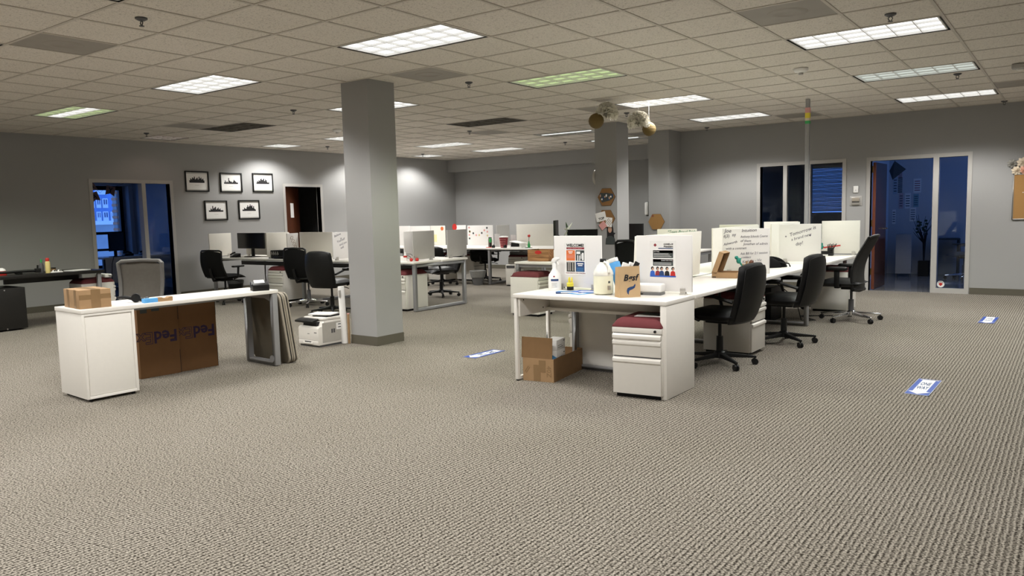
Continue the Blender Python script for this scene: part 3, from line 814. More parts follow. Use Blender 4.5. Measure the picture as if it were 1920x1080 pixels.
# --------------------------------------------------------- chairs (front = local +Y)
def pad(prof, width, thick, zs, nv=10, nu=10, wrap=0.04, m4=None):
    """backrest pad; prof(v)->y offset, width(v), thickness; z from zs[0] to zs[1]"""
    def fn(u, v, s):
        hw = width(v)/2; x = (u-0.5)*2*hw
        e = abs(u-0.5)*2
        y = prof(v) + wrap*e*e
        edge = max(0.12, (1-e**4)*min(1, v/0.08+0.35)*min(1, (1-v)/0.08+0.35))
        y += (thick/2 if s else -thick/2)*edge
        return (x, y, zs[0]+(zs[1]-zs[0])*v - (0.03*e**3 if v > 0.95 else 0))
    return MB(m4).slab(fn, nu, nv)
def seat_pad(w, d, z, th, yc=0.0):
    def fn(u, v, s):
        x = (u-0.5)*w; y = (v-0.5)*d+yc
        ex, ey = abs(u-0.5)*2, abs(v-0.5)*2
        k = max(0.05, (1-ex**5)*(1-ey**5))
        x *= (1-0.10*ey**4); 
        drop = 0.035*max(0, (v-0.7)/0.3)**2
        zz = z + (th/2*k if s else -th/2*k) - drop
        return (x, y, zz)
    return MB().slab(fn, 12, 12)
def star_base(t, chrome, r=0.32, zh=0.10):
    m = CHROME if chrome else BLACK
    hub = part(t, 'base_hub', MB().lathe([(0.05, 0.065), (0.05, 0.115), (0.032, 0.13)], 14), m, smooth=True)
    for k in range(5):
        a = 2*PI*k/5+0.3
        ca, sa = math.cos(a), math.sin(a)
        mm = Matrix.Rotation(a, 4, 'Z')
        leg = part(t, 'base_leg', MB(mm).add([(0.03,-0.024,0.07),(0.03,0.024,0.07),(0.03,0.02,0.115),(0.03,-0.02,0.115),(r,-0.015,0.062),(r,0.015,0.062),(r,0.012,0.08),(r,-0.012,0.08)],
            [(0,1,2,3),(7,6,5,4),(0,4,5,1),(1,5,6,2),(2,6,7,3),(3,7,4,0)]), m, 0.004)
        cw = MB(mm).cyl((r-0.012, -0.020, 0.028), (r-0.012, -0.005, 0.028), 0.028, n=14).cyl((r-0.012, 0.005, 0.028), (r-0.012, 0.020, 0.028), 0.028, n=14).cyl((r-0.012, 0, 0.03), (r-0.012, 0, 0.07), 0.008, n=8)
        cs = part(t, 'caster', cw, BLACK, smooth=True); cs.parent = leg
    part(t, 'gas_lift', MB().cyl((0, 0, 0.11), (0, 0, 0.26), 0.032, 0.03).cyl((0, 0, 0.26), (0, 0, 0.40), 0.016), BLACK if not chrome else DSTEEL, smooth=True)
    part(t, 'tilt_mechanism', MB().bb(-0.09, 0.09, -0.12, 0.10, 0.385, 0.425), BLACK, 0.008)
    part(t, 'lever', MB().tube([(0.08, 0.05, 0.40), (0.20, 0.06, 0.39), (0.26, 0.05, 0.375)], 0.007, 6), BLACK, smooth=True)

def chair(label, loc, rz, kind, chrome=False, top=0.90, group='office chairs', name='office_chair'):
    t = thing(name, label, 'chair', (loc[0], loc[1], 0), rz, group)
    star_base(t, chrome, 0.36 if kind == 'slim' else 0.32)
    if kind == 'leather':
        part(t, 'seat', seat_pad(0.50, 0.50, 0.465, 0.12, 0.02), LEATHER, smooth=True)
        part(t, 'backrest', pad(lambda v: -0.235-0.10*v-0.03*math.sin(v*PI), lambda v: 0.47-0.09*abs(v-0.45)**1.5*2, 0.11, (0.40, top), 12, 12, 0.05), LEATHER, smooth=True)
        part(t, 'back_shell', pad(lambda v: -0.285-0.10*v-0.03*math.sin(v*PI), lambda v: 0.44-0.09*abs(v-0.45)**1.5*2, 0.03, (0.42, top-0.02), 10, 10, 0.05), BLACK, smooth=True)
        for s in (-1, 1):
            x = s*0.27
            a = part(t, 'armrest', MB().tube([(s*0.2, 0.1, 0.42), (x+s*0.02, 0.12, 0.46), (x+s*0.03, 0.16, 0.58), (x, 0.14, 0.645), (x, -0.05, 0.655), (x-s*0.03, -0.24, 0.60)], 0.016, 8), BLACK, smooth=True)
            part(t, 'arm_pad', MB().bb(x-0.028, x+0.028, -0.08, 0.16, 0.652, 0.682), LEATHER, 0.012).parent = a
    elif kind == 'slim':
        part(t, 'seat', seat_pad(0.50, 0.52, 0.465, 0.10, 0.12), LEATHER, smooth=True)
        part(t, 'backrest', pad(lambda v: -0.13-0.13*v+0.06*math.sin(v*PI*1.15)*1.0, lambda v: 0.44-0.10*v*v, 0.035, (0.40, top), 16, 10, 0.06), MESHG, smooth=True)
        bf = MB()
        for s in (-1, 1):
            pts = []
            for k in range(15):
                v = k/14; w = (0.44-0.10*v*v)/2
                pts.append((s*w, -0.13-0.13*v+0.06*math.sin(v*PI*1.15)+0.055, 0.40+(top-0.40)*v-0.01))
            bf.tube(pts, 0.016, 8)
        w = 0.34/2; y_ = -0.26+0.06*math.sin(PI*1.15)+0.055
        bf.tube([(-w, y_, top-0.015), (-w*0.6, y_-0.04, top+0.005), (0, y_-0.055, top+0.008), (w*0.6, y_-0.04, top+0.005), (w, y_, top-0.015)], 0.018, 8)
        bf.tube([(-0.22, -0.075, 0.40), (-0.1, -0.12, 0.385), (0.1, -0.12, 0.385), (0.22, -0.075, 0.40)], 0.022, 8)
        part(t, 'back_frame', bf, BLACK, smooth=True)
        for s in (-1, 1):
            x = s*0.29
            a = part(t, 'armrest', MB().bb(x-0.016, x+0.016, 0.06, 0.12, 0.43, 0.63).bb(min(x, s*0.2), max(x, s*0.2), 0.06, 0.12, 0.415, 0.44), BLACK, 0.008)
            part(t, 'arm_pad', MB().bb(x-0.045, x+0.045, -0.03, 0.24, 0.63, 0.675), BLACK, 0.018).parent = a
    else:
        gm, pm = (GREYM, GREYPL) if kind == 'grey' else (MESHB, BLACK)
        part(t, 'seat', seat_pad(0.49, 0.48, 0.465, 0.08, 0.02), gm if kind != 'grey' else GREYPL, smooth=True)
        wd = (lambda v: 0.40+0.05*v) if kind == 'grey' else (lambda v: 0.46-0.03*v)
        pf = lambda v: -0.24-0.09*v-0.045*math.sin(v*PI)
        part(t, 'backrest', pad(pf, wd, 0.022, (0.47, top-0.02), 12, 10, 0.05), gm, smooth=True)
        bf = MB(); pts = []
        z0, z1 = 0.47, top-0.01
        for k in range(11):
            v = k/10; pts.append((-wd(v)/2, pf(v)+0.05, z0+(z1-z0)*v*0.96))
        pts += [(-wd(1)/2+0.03, pf(1)+0.035, z1), (0, pf(1), z1+0.006), (wd(1)/2-0.03, pf(1)+0.035, z1)]
        for k in range(10, -1, -1):
            v = k/10; pts.append((wd(v)/2, pf(v)+0.05, z0+(z1-z0)*v*0.96))
        pts += [(wd(0)/2-0.05, pf(0)+0.03, z0-0.01), (0, pf(0), z0-0.012), (-wd(0)/2+0.05, pf(0)+0.03, z0-0.01)]
        bf.tube(pts, 0.021 if kind == 'grey' else 0.016, 8)
        bf.tube([(0, -0.10, 0.41), (0, -0.26, 0.41), (0, -0.30, 0.50), (0, pf(0.35)-0.02, 0.62)], 0.022, 8)
        part(t, 'back_frame', bf, pm, smooth=True)
        for s in (-1, 1):
            x = s*0.285
            a = part(t, 'armrest', MB().tube([(s*0.2, 0.0, 0.425), (x, 0.0, 0.45), (x, 0.02, 0.62)], 0.018, 8), pm, smooth=True)
            part(t, 'arm_pad', MB().bb(x-0.036, x+0.036, -0.11, 0.14, 0.62, 0.65), pm, 0.014).parent = a
    return t

# ================================================================ RECEPTION DESK (left)
DT = 0.735
rd = thing('reception_desk', 'white desk with an end cabinet and a grey metal leg frame', 'desk', (-1.023, -1.776, 0), R(-2.6))
part(rd, 'desktop', MB().bb(-0.505, 0.004, -0.004, 1.765, DT-0.032, DT), WHITE, 0.003)
cb = part(rd, 'cabinet', MB().bb(-0.50, -0.02, 0.0, 0.02, 0.025, DT-0.034).bb(-0.50, -0.02, 0.385, 0.405, 0.025, DT-0.034).bb(-0.50, -0.48, 0.02, 0.385, 0.025, DT-0.034).bb(-0.48, -0.02, 0.02, 0.385, 0.025, 0.045).bb(-0.02, 0.0, 0, 0.02, 0.025, DT-0.034).bb(-0.02, 0.0, 0.385, 0.405, 0.025, DT-0.034), WHITE, 0.0015)
part(rd, 'cabinet_door', MB().bb(-0.022, -0.006, 0.024, 0.381, 0.05, DT-0.055), WHITE, 0.002)
part(rd, 'cabinet_rail', MB().bb(-0.024, 0.0, 0.02, 0.385, DT-0.053, DT-0.034), WHITE, 0.001)
part(rd, 'cabinet_rail', MB().bb(-0.024, 0, 0.02, 0.385, 0.025, 0.047), WHITE, 0.001)
for fx, fy in ((-0.46, 0.04), (-0.04, 0.04), (-0.46, 0.37), (-0.04, 0.37)):
    part(rd, 'levelling_foot', MB().cyl((fx, fy, 0), (fx, fy, 0.026), 0.016), BLACK)
lfm = part(rd, 'leg_frame', oframe(-0.505, 0.0, DT-0.034, 'x', 0.05, 0.055), STEEL, 0.003); lfm.location = (0, 1.73, 0)
part(rd, 'gusset', MB().extr([(-0.05, DT-0.034), (-0.05, DT-0.11), (-0.22, DT-0.06), (-0.22, DT-0.034)], 1.705, 1.715, 'xz'), STEEL)
part(rd, 'glide_cap', MB().cyl((-0.055, 1.702, 0.07), (-0.055, 1.696, 0.07), 0.034, n=18), STEEL)
part(rd, 'back_rail', MB().bb(-0.49, -0.47, 0.405, 1.70, DT-0.10, DT-0.034), STEEL)

# shipping boxes under its back edge
for k, lab in ((0, 'tall brown shipping carton with upside down lettering beside the white cabinet'), (1, 'tall brown shipping carton with full upside down lettering on its open side')):
    t = thing('shipping_carton', lab, 'box', (-1.548+0.010*k, -1.075+0.378*k, 0), R(-4.5), 'shipping cartons under the reception desk')
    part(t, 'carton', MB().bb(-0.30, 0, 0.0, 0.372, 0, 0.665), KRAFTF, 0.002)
    part(t, 'flap_slot', MB().bb(-0.002, 0.0008, 0.368, 0.372, 0.0, 0.22).bb(-0.002, 0.0008, 0.368, 0.372, 0.50, 0.665), INK)
    fr_ = (PI/2, PI, PI/2)
    txt(t, 'printed_fed', 'Fed', 0.15, PURPLE, (0.0012, 0.355 if k else 0.355, 0.365+0.0), fr_, 'LEFT', weight=0.004)
    ex_ = txt(t, 'printed_ex', 'Ex', 0.15, PURPLE, (0.0012, 0.135, 0.365), fr_, 'LEFT', weight=0.004)
    txt(t, 'printed_ex_fill', 'Ex', 0.15, KRAFTF, (0.0018, 0.135, 0.365), fr_, 'LEFT', weight=-0.0015)
    if k == 0: part(t, 'printed_mark', MB().bb(0, 0.0008, 0.03, 0.09, 0.59, 0.64).bb(0, 0.0008, 0.13, 0.20, 0.60, 0.645), CHAR)

# folded tables leaning on the end of the desk
def rrect(w, h, r, n=6):
    P = []
    for cx, cy, a0 in ((w-r, r, -90), (w-r, h-r, 0), (r, h-r, 90), (r, r, 180)):
        for k in range(n+1):
            a = R(a0+90*k/n); P.append((cx+r*math.cos(a), cy+r*math.sin(a)))
    return P
for k, (y0, lab) in enumerate(((0.100, 'folded taupe table leaning right against the desk leg'), (0.158, 'folded taupe table with a black edge leaning behind another'))):
    t = thing('folding_table', lab, 'table', (-1.535-0.005*k, y0, 0), R(-2), 'folded tables')
    t.rotation_euler = (R(7.5), 0, R(-2))
    part(t, 'top_half', MB().extr(rrect(0.60, 0.70, 0.06), 0.0, 0.022, 'xz'), TAUPE, 0.004)
    part(t, 'underside', MB().extr([(x*0.97+0.009, y*0.97+0.01) for x, y in rrect(0.60, 0.70, 0.06)], -0.006, 0.0, 'xz'), DARKT)
    part(t, 'edge_band', MB().extr([(x*0.985+0.0045, y*0.985+0.005) for x, y in rrect(0.60, 0.70, 0.06)], 0.022, 0.034, 'xz'), BLACK)
    part(t, 'bottom_half', MB().extr(rrect(0.60, 0.70, 0.06), 0.034, 0.048, 'xz'), TAUPE, 0.004)

# things on the reception desk
bx = thing('cardboard_box', 'small cardboard box with strips of brown packing tape on the white desk', 'box', (-1.245, -1.62, DT), R(-6))
part(bx, 'carton', MB().bb(-0.172, 0.172, -0.118, 0.118, 0, 0.148), KRAFT, 0.002)
part(bx, 'tape', MB().bb(-0.173, 0.1735, -0.03, 0.04, 0.1475, 0.1488).bb(0.1715, 0.1732, -0.03, 0.04, 0.0, 0.1488), TAPE)
part(bx, 'tape', MB().bb(0.1718, 0.1726, -0.118, 0.118, 0.072, 0.11), TAPE)
for a in (-0.10, 0.06): part(bx, 'tape', MB().bb(a, a+0.05, -0.1192, -0.1178, 0.0, 0.149), TAPE)
tg = thing('tape_gun', 'black packing tape dispenser lying on the white desk', 'tape dispenser', (-1.20, -1.27, DT), R(60))
part(tg, 'handle', MB().tube([(-0.12, 0.0, 0.045), (-0.07, 0.0, 0.05), (0.0, 0, 0.03), (0.06, 0.02, 0.018), (0.10, 0.03, 0.016)], [0.010, 0.013, 0.016, 0.015, 0.010], 10), BLACK, smooth=True)
part(tg, 'roll', MB().cyl((0.02, -0.045, 0.038), (0.02, 0.0, 0.040), 0.036, n=20), BLACK, smooth=True)
part(tg, 'roller', MB().cyl((0.10, -0.03, 0.02), (0.10, 0.05, 0.02), 0.018, n=14), DSTEEL, smooth=True)
part(tg, 'cutter', MB().bb(0.112, 0.118, -0.03, 0.05, 0.005, 0.03), CHROME)
kt = thing('knife_box', 'slim blue and brown cardboard tray lying on the white desk', 'tray', (-1.045, -1.155, DT), R(84))
part(kt, 'sleeve', MB().bb(-0.11, 0.0, -0.03, 0.03, 0, 0.034), SKYB, 0.001)
part(kt, 'tray', MB().extr([(0.0, 0), (0.125, 0), (0.125, 0.036), (0.10, 0.036), (0.08, 0.026), (0.05, 0.026), (0.035, 0.036), (0.0, 0.034)], -0.029, 0.029, 'xz'), KRAFT)
solo('paper_sheet', 'white paper sheet under the tape dispenser', 'paper', MB().bb(-0.12, 0.10, -0.09, 0.09, 0, 0.0012), PAPER, None, loc=(-1.26, -1.30, DT), rz=0.4)
cr = thing('label_printer', 'small black label printer with a white slip on the far desk end', 'printer', (-1.07, -0.125, DT), R(-25))
part(cr, 'body', MB().extr([(-0.06, 0), (0.09, 0), (0.09, 0.055), (0.055, 0.075), (0.02, 0.05), (-0.03, 0.085), (-0.06, 0.075)], -0.075, 0.075, 'xz'), BLACK, 0.004)
part(cr, 'slip', MB(tr(-0.015, 0, 0.078) @ rot('Y', R(25))).bb(-0.035, 0.03, -0.045, 0.05, 0, 0.0015), PAPER)

# grey chair behind it
chair('grey mesh back office chair behind the white desk', (-2.38, -0.72), R(216), 'grey', top=1.02, group=None)

# ================================================================ BLACK DESK (far left)
bd = thing('black_desk', 'long black desk with a black side cabinet against the left wall', 'desk', (-6.30, 0.93, 0), 0)
part(bd, 'desktop', MB().bb(-0.72, 0.0, -1.95, 0, DT-0.045, DT), BLKWD, 0.003)
for (a, b) in ((-0.06, -0.06), (-0.66, -0.06)): part(bd, 'leg', MB().bb(a-0.025, a+0.025, b-0.025, b+0.025, 0, DT-0.045), STEEL, 0.003)
part(bd, 'side_cabinet', MB().bb(-0.60, 0.02, -1.95, -1.08, 0.02, 0.575), BLKWD, 0.003)
part(bd, 'stand_off', MB().bb(-0.10, -0.05, -1.50, -1.45, 0.575, DT-0.045), STEEL)
part(bd, 'rear_rail', MB().bb(-0.69, -0.66, -1.08, -0.06, 0.58, 0.68), BLKWD)
for zz in (0.03, 0.55): part(bd, 'screw_cap', MB().cyl((0.02, -1.33, zz), (0.024, -1.33, zz), 0.009), CHROME)
def at(u, v, z=DT): return WZ(u, v, z)
def on_black(u, x=-6.45): return WX(u, 505, x).y
y = on_black(80); t = thing('green_bottle', 'slim green capped bottle on the black desk', 'bottle', (-6.48, y, DT))
part(t, 'body', MB().lathe([(0.028, 0), (0.028, 0.11), (0.014, 0.14), (0.012, 0.15)], 14), DSTEEL, smooth=True); part(t, 'cap', MB().lathe([(0.013, 0.15), (0.013, 0.19), (0.006, 0.195)], 12), GREEN, smooth=True)
y = on_black(87); t = thing('spray_can', 'yellow spray can with a red cap on the black desk', 'can', (-6.40, y, DT))
part(t, 'body', MB().lathe([(0.032, 0), (0.032, 0.15), (0.024, 0.165)], 16), mat('pale_yellow_label', (0.72, 0.60, 0.24), 0.4), smooth=True); part(t, 'cap', MB().lathe([(0.024, 0.165), (0.025, 0.20), (0.018, 0.212)], 14), RED, smooth=True)
y = on_black(95); t = thing('spice_jar', 'small amber jar with a black lid beside the spray can', 'jar', (-6.36, y, DT))
part(t, 'glass', MB().lathe([(0.030, 0), (0.030, 0.055), (0.026, 0.06)], 14), mat('amber_glass', (0.16, 0.09, 0.03), 0.2), smooth=True); part(t, 'lid', MB().lathe([(0.031, 0.06), (0.031, 0.075)], 14), BLACK, smooth=True)
for k, u in enumerate((101, 111)):
    t = thing('earbud_case', 'small white case with a dark lid standing on the black desk', 'case', (-6.34, on_black(u, -6.34), DT), 0, 'white cases on the black desk')
    part(t, 'base', MB().bb(-0.03, 0.03, -0.04, 0.04, 0, 0.018), PAPER, 0.006); part(t, 'dome', MB().ball((0, 0, 0.022), 0.024, 0.026, 0.020), PAPER, smooth=True); part(t, 'lens', MB().ball((0.018, 0, 0.03), 0.01), BLACK, smooth=True)
solo('paper_stack', 'thin paper stack lying on the black desk end', 'paper', MB().bb(-0.10, 0.10, -0.14, 0.14, 0, 0.012), PAPER, None, loc=(-6.5, on_black(148), DT), rz=0.2)
yc = on_black(35, -6.40)
t = thing('camera_stabilizer', 'black hand held camera stabilizer lying on the black desk', 'stabilizer', (-6.40, yc, DT), R(90))
part(t, 'handle', MB().tube([(-0.34, 0, 0.05), (-0.2, 0, 0.045), (0.12, 0, 0.05), (0.22, 0, 0.045)], 0.017, 8), BLACK, smooth=True)
part(t, 'motor_head', MB().cyl((-0.36, -0.04, 0.055), (-0.36, 0.04, 0.055), 0.052, n=16), BLACK, smooth=True)
part(t, 'clamp', MB().bb(0.20, 0.27, -0.03, 0.03, 0.02, 0.075), BLACK, 0.008); part(t, 'lever_arm', MB().tube([(0.235, 0, 0.07), (0.24, 0, 0.12)], 0.012, 8), BLACK)
part(t, 'side_grip', MB().tube([(-0.05, 0, 0.04), (-0.02, 0.05, 0.02), (0.06, 0.06, 0.016)], 0.013, 8), BLACK, smooth=True)
t = thing('red_white_helmet', 'red and white rounded case beside the camera stabilizer', 'case', (-6.60, on_black(2, -6.60), DT))
part(t, 'shell', MB().lathe([(0.06, 0), (0.065, 0.03), (0.055, 0.06)], 16), RED, smooth=True); part(t, 'dome', MB().lathe([(0.055, 0.06), (0.045, 0.085), (0.015, 0.10)], 16), PAPER, smooth=True)
# pedestal behind the chair with a power strip on it
pedestal((-6.62, 0.885, 0), R(180), 'white drawer pedestal with maroon cushion beside the black desk carrying a power strip')
ps = thing('power_strip', 'white power strip box lying on a maroon cushion', 'power strip', (-6.56, 1.03, 0.608), R(0))
part(ps, 'body', MB().bb(-0.16, 0.16, -0.05, 0.05, 0, 0.05), PAPER, 0.006)
for k in range(3): part(ps, 'socket', MB().cyl((-0.10+0.10*k, -0.05, 0.027), (-0.10+0.10*k, -0.053, 0.027), 0.017), SILVER)
part(ps, 'cord', MB().tube([(0.16, 0, 0.03), (0.19, 0.02, 0.02), (0.16, 0.06, 0.012), (0.05, 0.08, 0.01)], 0.006, 6), BLACK, smooth=True)

# ================================================================ END DESK + RIGHT BENCH
BXL, BXR, BXC = 1.46, 2.80, 2.13
ed = thing('end_desk', 'white end desk with solid side panel and slim left legs', 'desk', (1.41, 0.585, 0), 0)
W_ = 1.38
part(ed, 'desktop', MB().bb(-0.006, W_+0.002, -0.003, 0.512, DT-0.032, DT), WHITE, 0.003)
part(ed, 'side_panel', MB().bb(W_-0.05, W_, 0.0, 0.508, 0.003, DT-0.034), WHITE, 0.002)
part(ed, 'left_apron', MB().bb(0.032, 0.05, 0.02, 0.49, DT-0.19, DT-0.034), WHITE, 0.001)
part(ed, 'rear_apron', MB().bb(0.05, W_-0.05, 0.47, 0.488, DT-0.19, DT-0.034), WHITE, 0.001)
part(ed, 'cable_shelf', MB().bb(0.05, W_-0.05, 0.40, 0.47, DT-0.175, DT-0.155), WHITE, 0.001)
lg = part(ed, 'leg_frame', MB().bb(0.0, 0.028, 0.0, 0.032, 0.012, DT-0.034).bb(0.0, 0.028, 0.476, 0.508, 0.012, DT-0.034).bb(0, 0.028, 0.032, 0.476, 0.012, 0.036), WHITE2, 0.002)
for y in (0.016, 0.49): part(ed, 'glide', MB().cyl((0.014, y, 0), (0.014, y, 0.012), 0.013), BLACK)
for (x, y, z) in ((0.051, 0.07, DT-0.055), (0.051, 0.40, DT-0.055), (0.051, 0.36, DT-0.15)): part(ed, 'screw_cap', MB().cyl((x, y, z), (x+0.002, y, z), 0.006), BLACK)

rb = thing('workbench', 'long white double sided bench desk with grey leg frames beside three black chairs', 'desk', (0, 0, 0), 0)
ST = [(1.105, 2.925), (2.930, 4.745), (4.750, 6.56)]
for a, b in ST:
    part(rb, 'worktop', MB().bb(BXC+0.02, BXR, a, b, DT-0.03, DT), WHITE, 0.003)
    part(rb, 'worktop', MB().bb(BXL, BXC-0.02, a, b, DT-0.03, DT), WHITE, 0.003)
    part(rb, 'cable_tray', MB().bb(BXC-0.10, BXC+0.10, a+0.2, b-0.2, DT-0.16, DT-0.15).bb(BXC-0.10, BXC-0.09, a+0.2, b-0.2, DT-0.16, DT-0.10).bb(BXC+0.09, BXC+0.10, a+0.2, b-0.2, DT-0.16, DT-0.10), DSTEEL)
for y in (1.272, 3.02, 4.70, 6.525):
    f_ = part(rb, 'leg_frame', oframe(BXL+0.10, BXR-0.13, DT-0.03, 'x', 0.045, 0.045), STEEL, 0.003); f_.location = (0, y, 0)
part(rb, 'beam', MB().bb(BXL+0.15, BXL+0.18, 1.2, 6.5, DT-0.08, DT-0.03).bb(BXR-0.22, BXR-0.19, 1.2, 6.5, DT-0.08, DT-0.03), STEEL)
cen = MB()
part(rb, 'centre_strip', MB().bb(BXC-0.02, BXC+0.02, 1.105, 6.56, DT-0.028, DT-0.004), DSTEEL)

# divider boards on the end desk and the bench
D1 = divider('white divider board behind the spray bottle carrying the welcome poster', 'y', (1.738, 1.080), 0.472)
D2 = divider('white divider board behind the paper bag carrying the health notice', 'y', (2.540, 1.080), 0.478)
D3 = divider('whiteboard divider covered in handwritten notes behind the open cardboard mailer', 'y', (2.525, 2.985), 0.475)
D4 = divider('whiteboard divider with the words tomorrow is a brand new day', 'y', (2.535, 4.80), 0.485)
divider('blank cream divider board at the bench end behind the pen holder', 'y', (2.585, 6.53), 0.49, m=CREAM)
divider('cream divider board leaning along the bench middle behind the health notice', 'x', (2.14, 2.03), 1.40, z1=1.185, m=CREAM, tilt=R(3), clips=False)
divider('cream divider board along the bench middle behind the handwritten whiteboard', 'x', (2.13, 3.82), 1.42, m=CREAM)
divider('cream divider board along the bench middle next to the metal pole', 'x', (2.13, 5.60), 1.20, m=CREAM)
D5 = divider('pale divider board with green lettering behind the health notice board', 'y', (1.79, 2.985), 0.44, m=CREAM)
divider('pale blank divider board seen above the handwritten whiteboard', 'y', (1.79, 4.80), 0.48, m=CREAM)
divider('pale blank divider board below the interior window', 'y', (1.79, 6.50), 0.48, m=CREAM)

FY = (PI/2, 0, 0)
def hand(t, s, size, m, x, z, ang=0.0, y=-0.0102, shear=0.25, sp=1.0):
    o = txt(t, 'handwriting', s, size, m, (x, y, z), (PI/2, -ang, 0), 'LEFT', shear, 0.0003, sp)
    wd = max(v.co.x for v in o.data.vertices); k = min(1.0, (0.222-x)/wd/math.cos(ang)); o.scale = (k, min(1.0, k*1.25), 1)
    return o
hand(D3, 'Joe', 0.055, MARKER, -0.215, 0.425)
hand(D3, 'f(3)  ny', 0.045, MARKER, -0.225, 0.365, 0.18)
hand(D3, 'Intuition', 0.045, MARKER, -0.04, 0.425, 0.05)
hand(D3, 'Anthony Schools Course', 0.033, MARKER, -0.05, 0.365, 0.03)
hand(D3, 'of them', 0.034, MARKER, -0.05, 0.325)
hand(D3, 'Jonathan of admin', 0.034, MARKER, -0.02, 0.292, 0.03)
hand(D3, 'Ashworth', 0.036, MARKER, -0.225, 0.285, 0.22)
hand(D3, 'with a contract', 0.034, MARKER, -0.20, 0.245, 0.04)
hand(D3, 'Ask Bill for 2:1 session', 0.034, MARKER, -0.05, 0.195, 0.06)
hand(D3, 'contact', 0.032, MARKER, -0.04, 0.16, 0.04)
hand(D3, 'Kathryn - Vic', 0.036, MARKER, -0.03, 0.115, 0.12)
hand(D4, 'Tomorrow is', 0.058, MARKER, -0.12, 0.315, 0.30)
hand(D4, 'a brand new', 0.048, MARKER, -0.10, 0.26, 0.28)
hand(D4, 'day!', 0.055, MARKER, -0.05, 0.205, 0.25)
for (x, z, s) in ((-0.16, 0.30, 1), (0.12, 0.31, -1)):
    part(D4, 'drawn_star', MB(tr(x, -0.0097, z)).extr([(0.014*(1 if k % 2 == 0 else 0.35)*math.cos(k*PI/4), 0.014*(1 if k % 2 == 0 else 0.35)*math.sin(k*PI/4)) for k in range(8)], -0.0004, 0, 'xz'), MARKER)
hand(D5, '*Team Proud Pride', 0.042, GREENMK, -0.10, 0.42, 0, -0.0102, 0.2)

# posters taped on the boards
def poster(name, label, c, w, h):
    t = thing(name, label, 'poster', c)
    part(t, 'sheet', MB().bb(-w/2, w/2, 0, 0.0008, -h/2, h/2), PAPER)
    def r(x0, x1, z0, z1, m, nm='printed_block', lay=1):
        return part(t, nm, MB().bb(x0, x1, -0.0005*lay, 0, z0, z1), m)
    return t, r
yp = 1.080-0.0105
t, r = poster('welcome_poster', 'printed welcome poster with orange and blue squares', (1.721, yp, 1.004), 0.214, 0.282)
txt(t, 'heading', 'WELCOME!', 0.034, INK, (0, -0.0008, 0.113), FY, weight=0.001)
r(-0.088, 0.090, 0.080, 0.097, CRIM)
for k in range(3): r(-0.076+0.05*k, -0.034+0.05*k, 0.087, 0.090, PINK, 'print_line', 2)
r(-0.090, -0.003, -0.017, 0.072, ORANGE); r(0.004, 0.090, -0.017, 0.072, CHAR); r(-0.090, -0.003, -0.112, -0.026, SILVER); r(0.004, 0.090, -0.112, -0.026, NAVY)
r(-0.070, -0.025, 0.055, 0.062, PAPER, 'print_line', 2); r(-0.064, -0.032, 0.044, 0.050, PAPER, 'print_line', 2)
for k in range(3): r(-0.082, -0.012, 0.006+0.011*k, 0.009+0.011*k, PINK, 'print_line', 2)
for (a, b, c_, d) in ((0.012, 0.05, 0.04, 0.062), (0.02, 0.03, -0.015, 0.03), (0.04, 0.05, -0.015, 0.028), (0.066, 0.084, -0.012, 0.05), (0.056, 0.062, 0.0, 0.04)): r(a, b, c_, d, PAPER, 'photo_highlight', 2)
for (a, b) in ((-0.086, -0.076), (-0.066, -0.060), (-0.046, -0.034), (-0.020, -0.012)): r(a, b, -0.104, -0.034, INK, 'photo_shadow', 2)
r(-0.088, -0.005, -0.112, -0.104, CHAR, 'photo_shadow', 2)
r(0.018, 0.078, -0.048, -0.038, PAPER, 'print_line', 2); r(0.026, 0.070, -0.062, -0.054, PAPER, 'print_line', 2)
for k in range(3): r(0.014, 0.080, -0.105+0.012*k, -0.102+0.012*k, SKYB, 'print_line', 2)
txt(t, 'footer', 'YOUR HEALTH, OUR CONCERN', 0.0135, CRIM, (0, -0.0008, -0.125), FY)
t, r = poster('health_notice', 'printed virus prevention notice with green and red boxes and small people', (2.535, yp, 1.014), 0.222, 0.288)
part(t, 'logo', MB().extr([(-0.066+0.014*math.cos(k*PI/2), 0.110+0.014*math.sin(k*PI/2)) for k in range(4)], -0.0006, 0, 'xz'), CRIM)
txt(t, 'heading', 'COVID-19', 0.018, INK, (0.088, -0.0008, 0.116), FY, 'RIGHT', weight=0.0006)
txt(t, 'heading', 'Prevention', 0.018, INK, (0.088, -0.0008, 0.098), FY, 'RIGHT', weight=0.0006)
r(-0.038, 0.088, 0.080, 0.087, NAVY)
r(-0.085, 0.088, 0.008, 0.068, CHAR); r(-0.085, 0.088, 0.048, 0.068, mat('dark_green_print', (0.02, 0.07, 0.035), 0.6)); r(-0.085, 0.088, -0.054, -0.002, CHAR); r(-0.085, 0.088, -0.022, -0.002, CRIM)
txt(t, 'box_title', 'DO THIS:', 0.013, PAPER, (-0.080, -0.0012, 0.057), FY, 'LEFT'); txt(t, 'box_title', "DON'T DO THIS:", 0.013, PAPER, (0.084, -0.0012, -0.012), FY, 'RIGHT')
for k in range(3): r(-0.078, 0.05+0.012*k, 0.040-0.011*k, 0.043-0.011*k, PAPER, 'print_line', 3)
for k in range(2): r(-0.078, 0.074, -0.034-0.011*k, -0.031-0.011*k, PAPER, 'print_line', 3)
r(-0.111, 0.111, -0.144, -0.132, BLUE)
